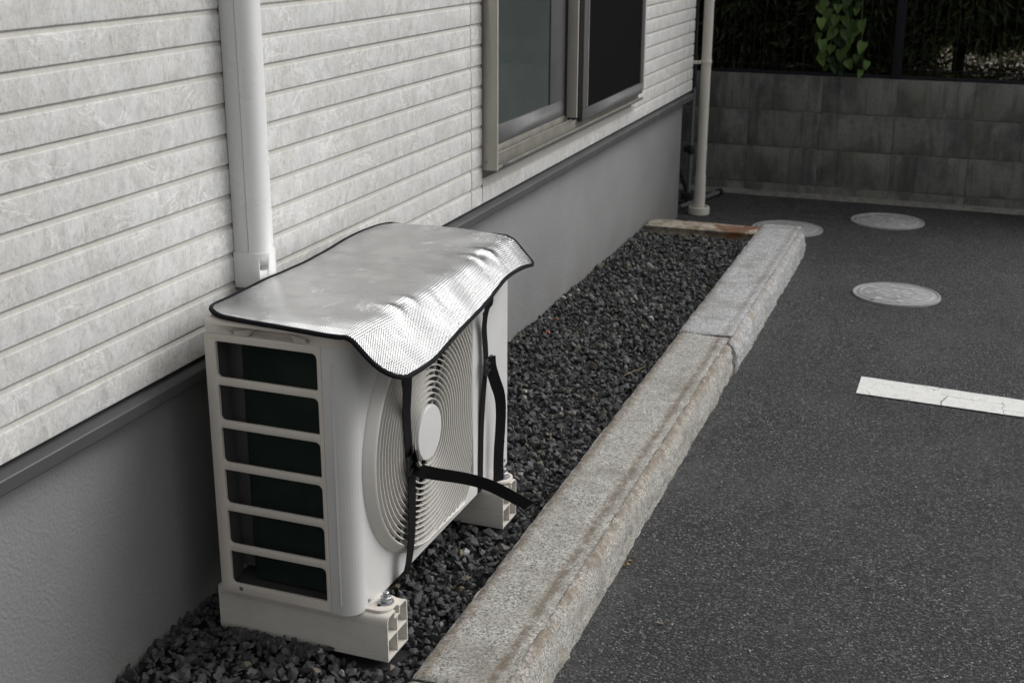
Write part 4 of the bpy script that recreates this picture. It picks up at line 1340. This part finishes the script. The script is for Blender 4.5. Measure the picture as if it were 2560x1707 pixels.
tag(crown(None, np.array([tuple(q) for q in wd_]), M['weed'], 'undergrowth'), 'low yellow green weeds on the ground beyond the fence', None, kind='stuff')
# second row of the hedge, closing the view left of the bright gap
for k, x in enumerate((-2.2, -1.3, -.4, .45)):
    t = thing('broad_shrub', 'dark broad leaved shrub in the second row, deep in the hedge', 'shrub', (x, 9.3, .6), 0, 'shrubs of the second hedge row')
    V = sprays(9000, (x, 9.3, 1.35), (.66, .5, 1.1), .55, leaf=(.11, .05), shell=.2) - np.array([x, 9.3, .6])
    crown(t, V, M['needle'])
    MB().tube([(0, 0, -.05), (.02, 0, .6), (0, .02, 1.5)], [.05, .04, .012], 8).build('trunk', M['bark'], t)
# trees standing beyond the open ground
for k, x in enumerate((-9, -6.2, -3.4, -.6, 2.0)):
    y = 15.0 + 1.2 * math.sin(k * 2.1)
    t = thing('tree', 'dark leafy tree far behind the hedge', 'tree', (x, y, .6), 0, 'trees behind the hedge')
    V = sprays(7000, (x, y, 3.4), (1.9, 1.5, 2.9), 1.3, leaf=(.30, .13), shell=.3) - np.array([x, y, .6])
    crown(t, V, M['needle2'])
    MB().tube([(0, 0, -.1), (.05, 0, 1.2), (0, .05, 3.0), (.1, 0, 4.6)], [.16, .13, .09, .03], 9).build('trunk', M['bark'], t)

# ================================================================== CLIMBING VINE
vine = thing('climbing_vine', 'bright green vine with large heart shaped leaves hanging in front of the dark hedge', 'vine', (0, 0, 0))
LV = [(.547, 1.018), (.562, .972), (.605, 1.023), (.621, 1.008), (.67, 1.029), (.727, 1.03), (.661, .998), (.718, .996), (.619, .947), (.709, .919), (.752, .92), (.634, .901), (.605, .873), (.671, .871), (.723, .892), (.632, .835), (.532, .859), (.701, .841), (.559, .821), (.768, .817), (.652, .774), (.604, .745), (.563, .767), (.691, .728), (.791, .732), (.757, .68), (.681, .979),
      (.54, .93), (.53, 1.0), (.58, .70), (.66, .94), (.61, .80), (.74, .76), (.65, .70), (.55, .74), (.59, .92), (.64, 1.06), (.70, 1.08), (.60, 1.09), (.75, 1.10), (.66, 1.14), (.57, .80), (.69, .80), (.62, .71)]
def heart(L, W):
    out = [(0, 0), (.30 * W, .10 * L), (.50 * W, -.10 * L), (.46 * W, -.38 * L), (.27 * W, -.70 * L), (0, -1.0 * L), (-.27 * W, -.70 * L), (-.46 * W, -.38 * L), (-.50 * W, -.10 * L), (-.30 * W, .10 * L)]
    mid = [(0, -.33 * L), (0, -.68 * L)]
    vs = [(x, -abs(x) * .35 + .12 * y * y / L, y) for x, y in out] + [(x, .012, y) for x, y in mid]
    fs = [(0, 10, 2, 1), (10, 3, 2), (10, 11, 4, 3), (11, 5, 4), (0, 9, 8, 10), (10, 8, 7), (10, 7, 6, 11), (11, 6, 5)]
    return vs, fs
for i, (x, z) in enumerate(LV):
    L = random.uniform(.045, .078); W = L * random.uniform(.72, .95)
    vs, fs = heart(L, W)
    o = MB().add(vs, fs).build('leaf', M['vine'], vine, smooth=60)
    o.location = (x, 6.93 + random.uniform(-.05, .06), z + L * .5)
    o.rotation_euler = (random.uniform(-.5, .15), random.uniform(-.5, .5), random.uniform(-.7, .7))
stm = MB()
for (x0, pts) in ((.64, [(.66, 6.98, 1.9), (.64, 6.97, 1.4), (.62, 6.96, 1.05), (.605, 6.97, .9), (.58, 6.98, .74)]), (.72, [(.70, 7.0, 1.9), (.73, 6.98, 1.3), (.74, 6.97, 1.0), (.75, 6.97, .85), (.77, 6.98, .69)]), (.66, [(.64, 7.0, 1.5), (.67, 6.98, 1.1), (.67, 6.96, .9), (.68, 6.97, .72)])):
    stm.tube(bend(pts, 6), .0028, 5)
stm.build('stem', M['stem'], vine)
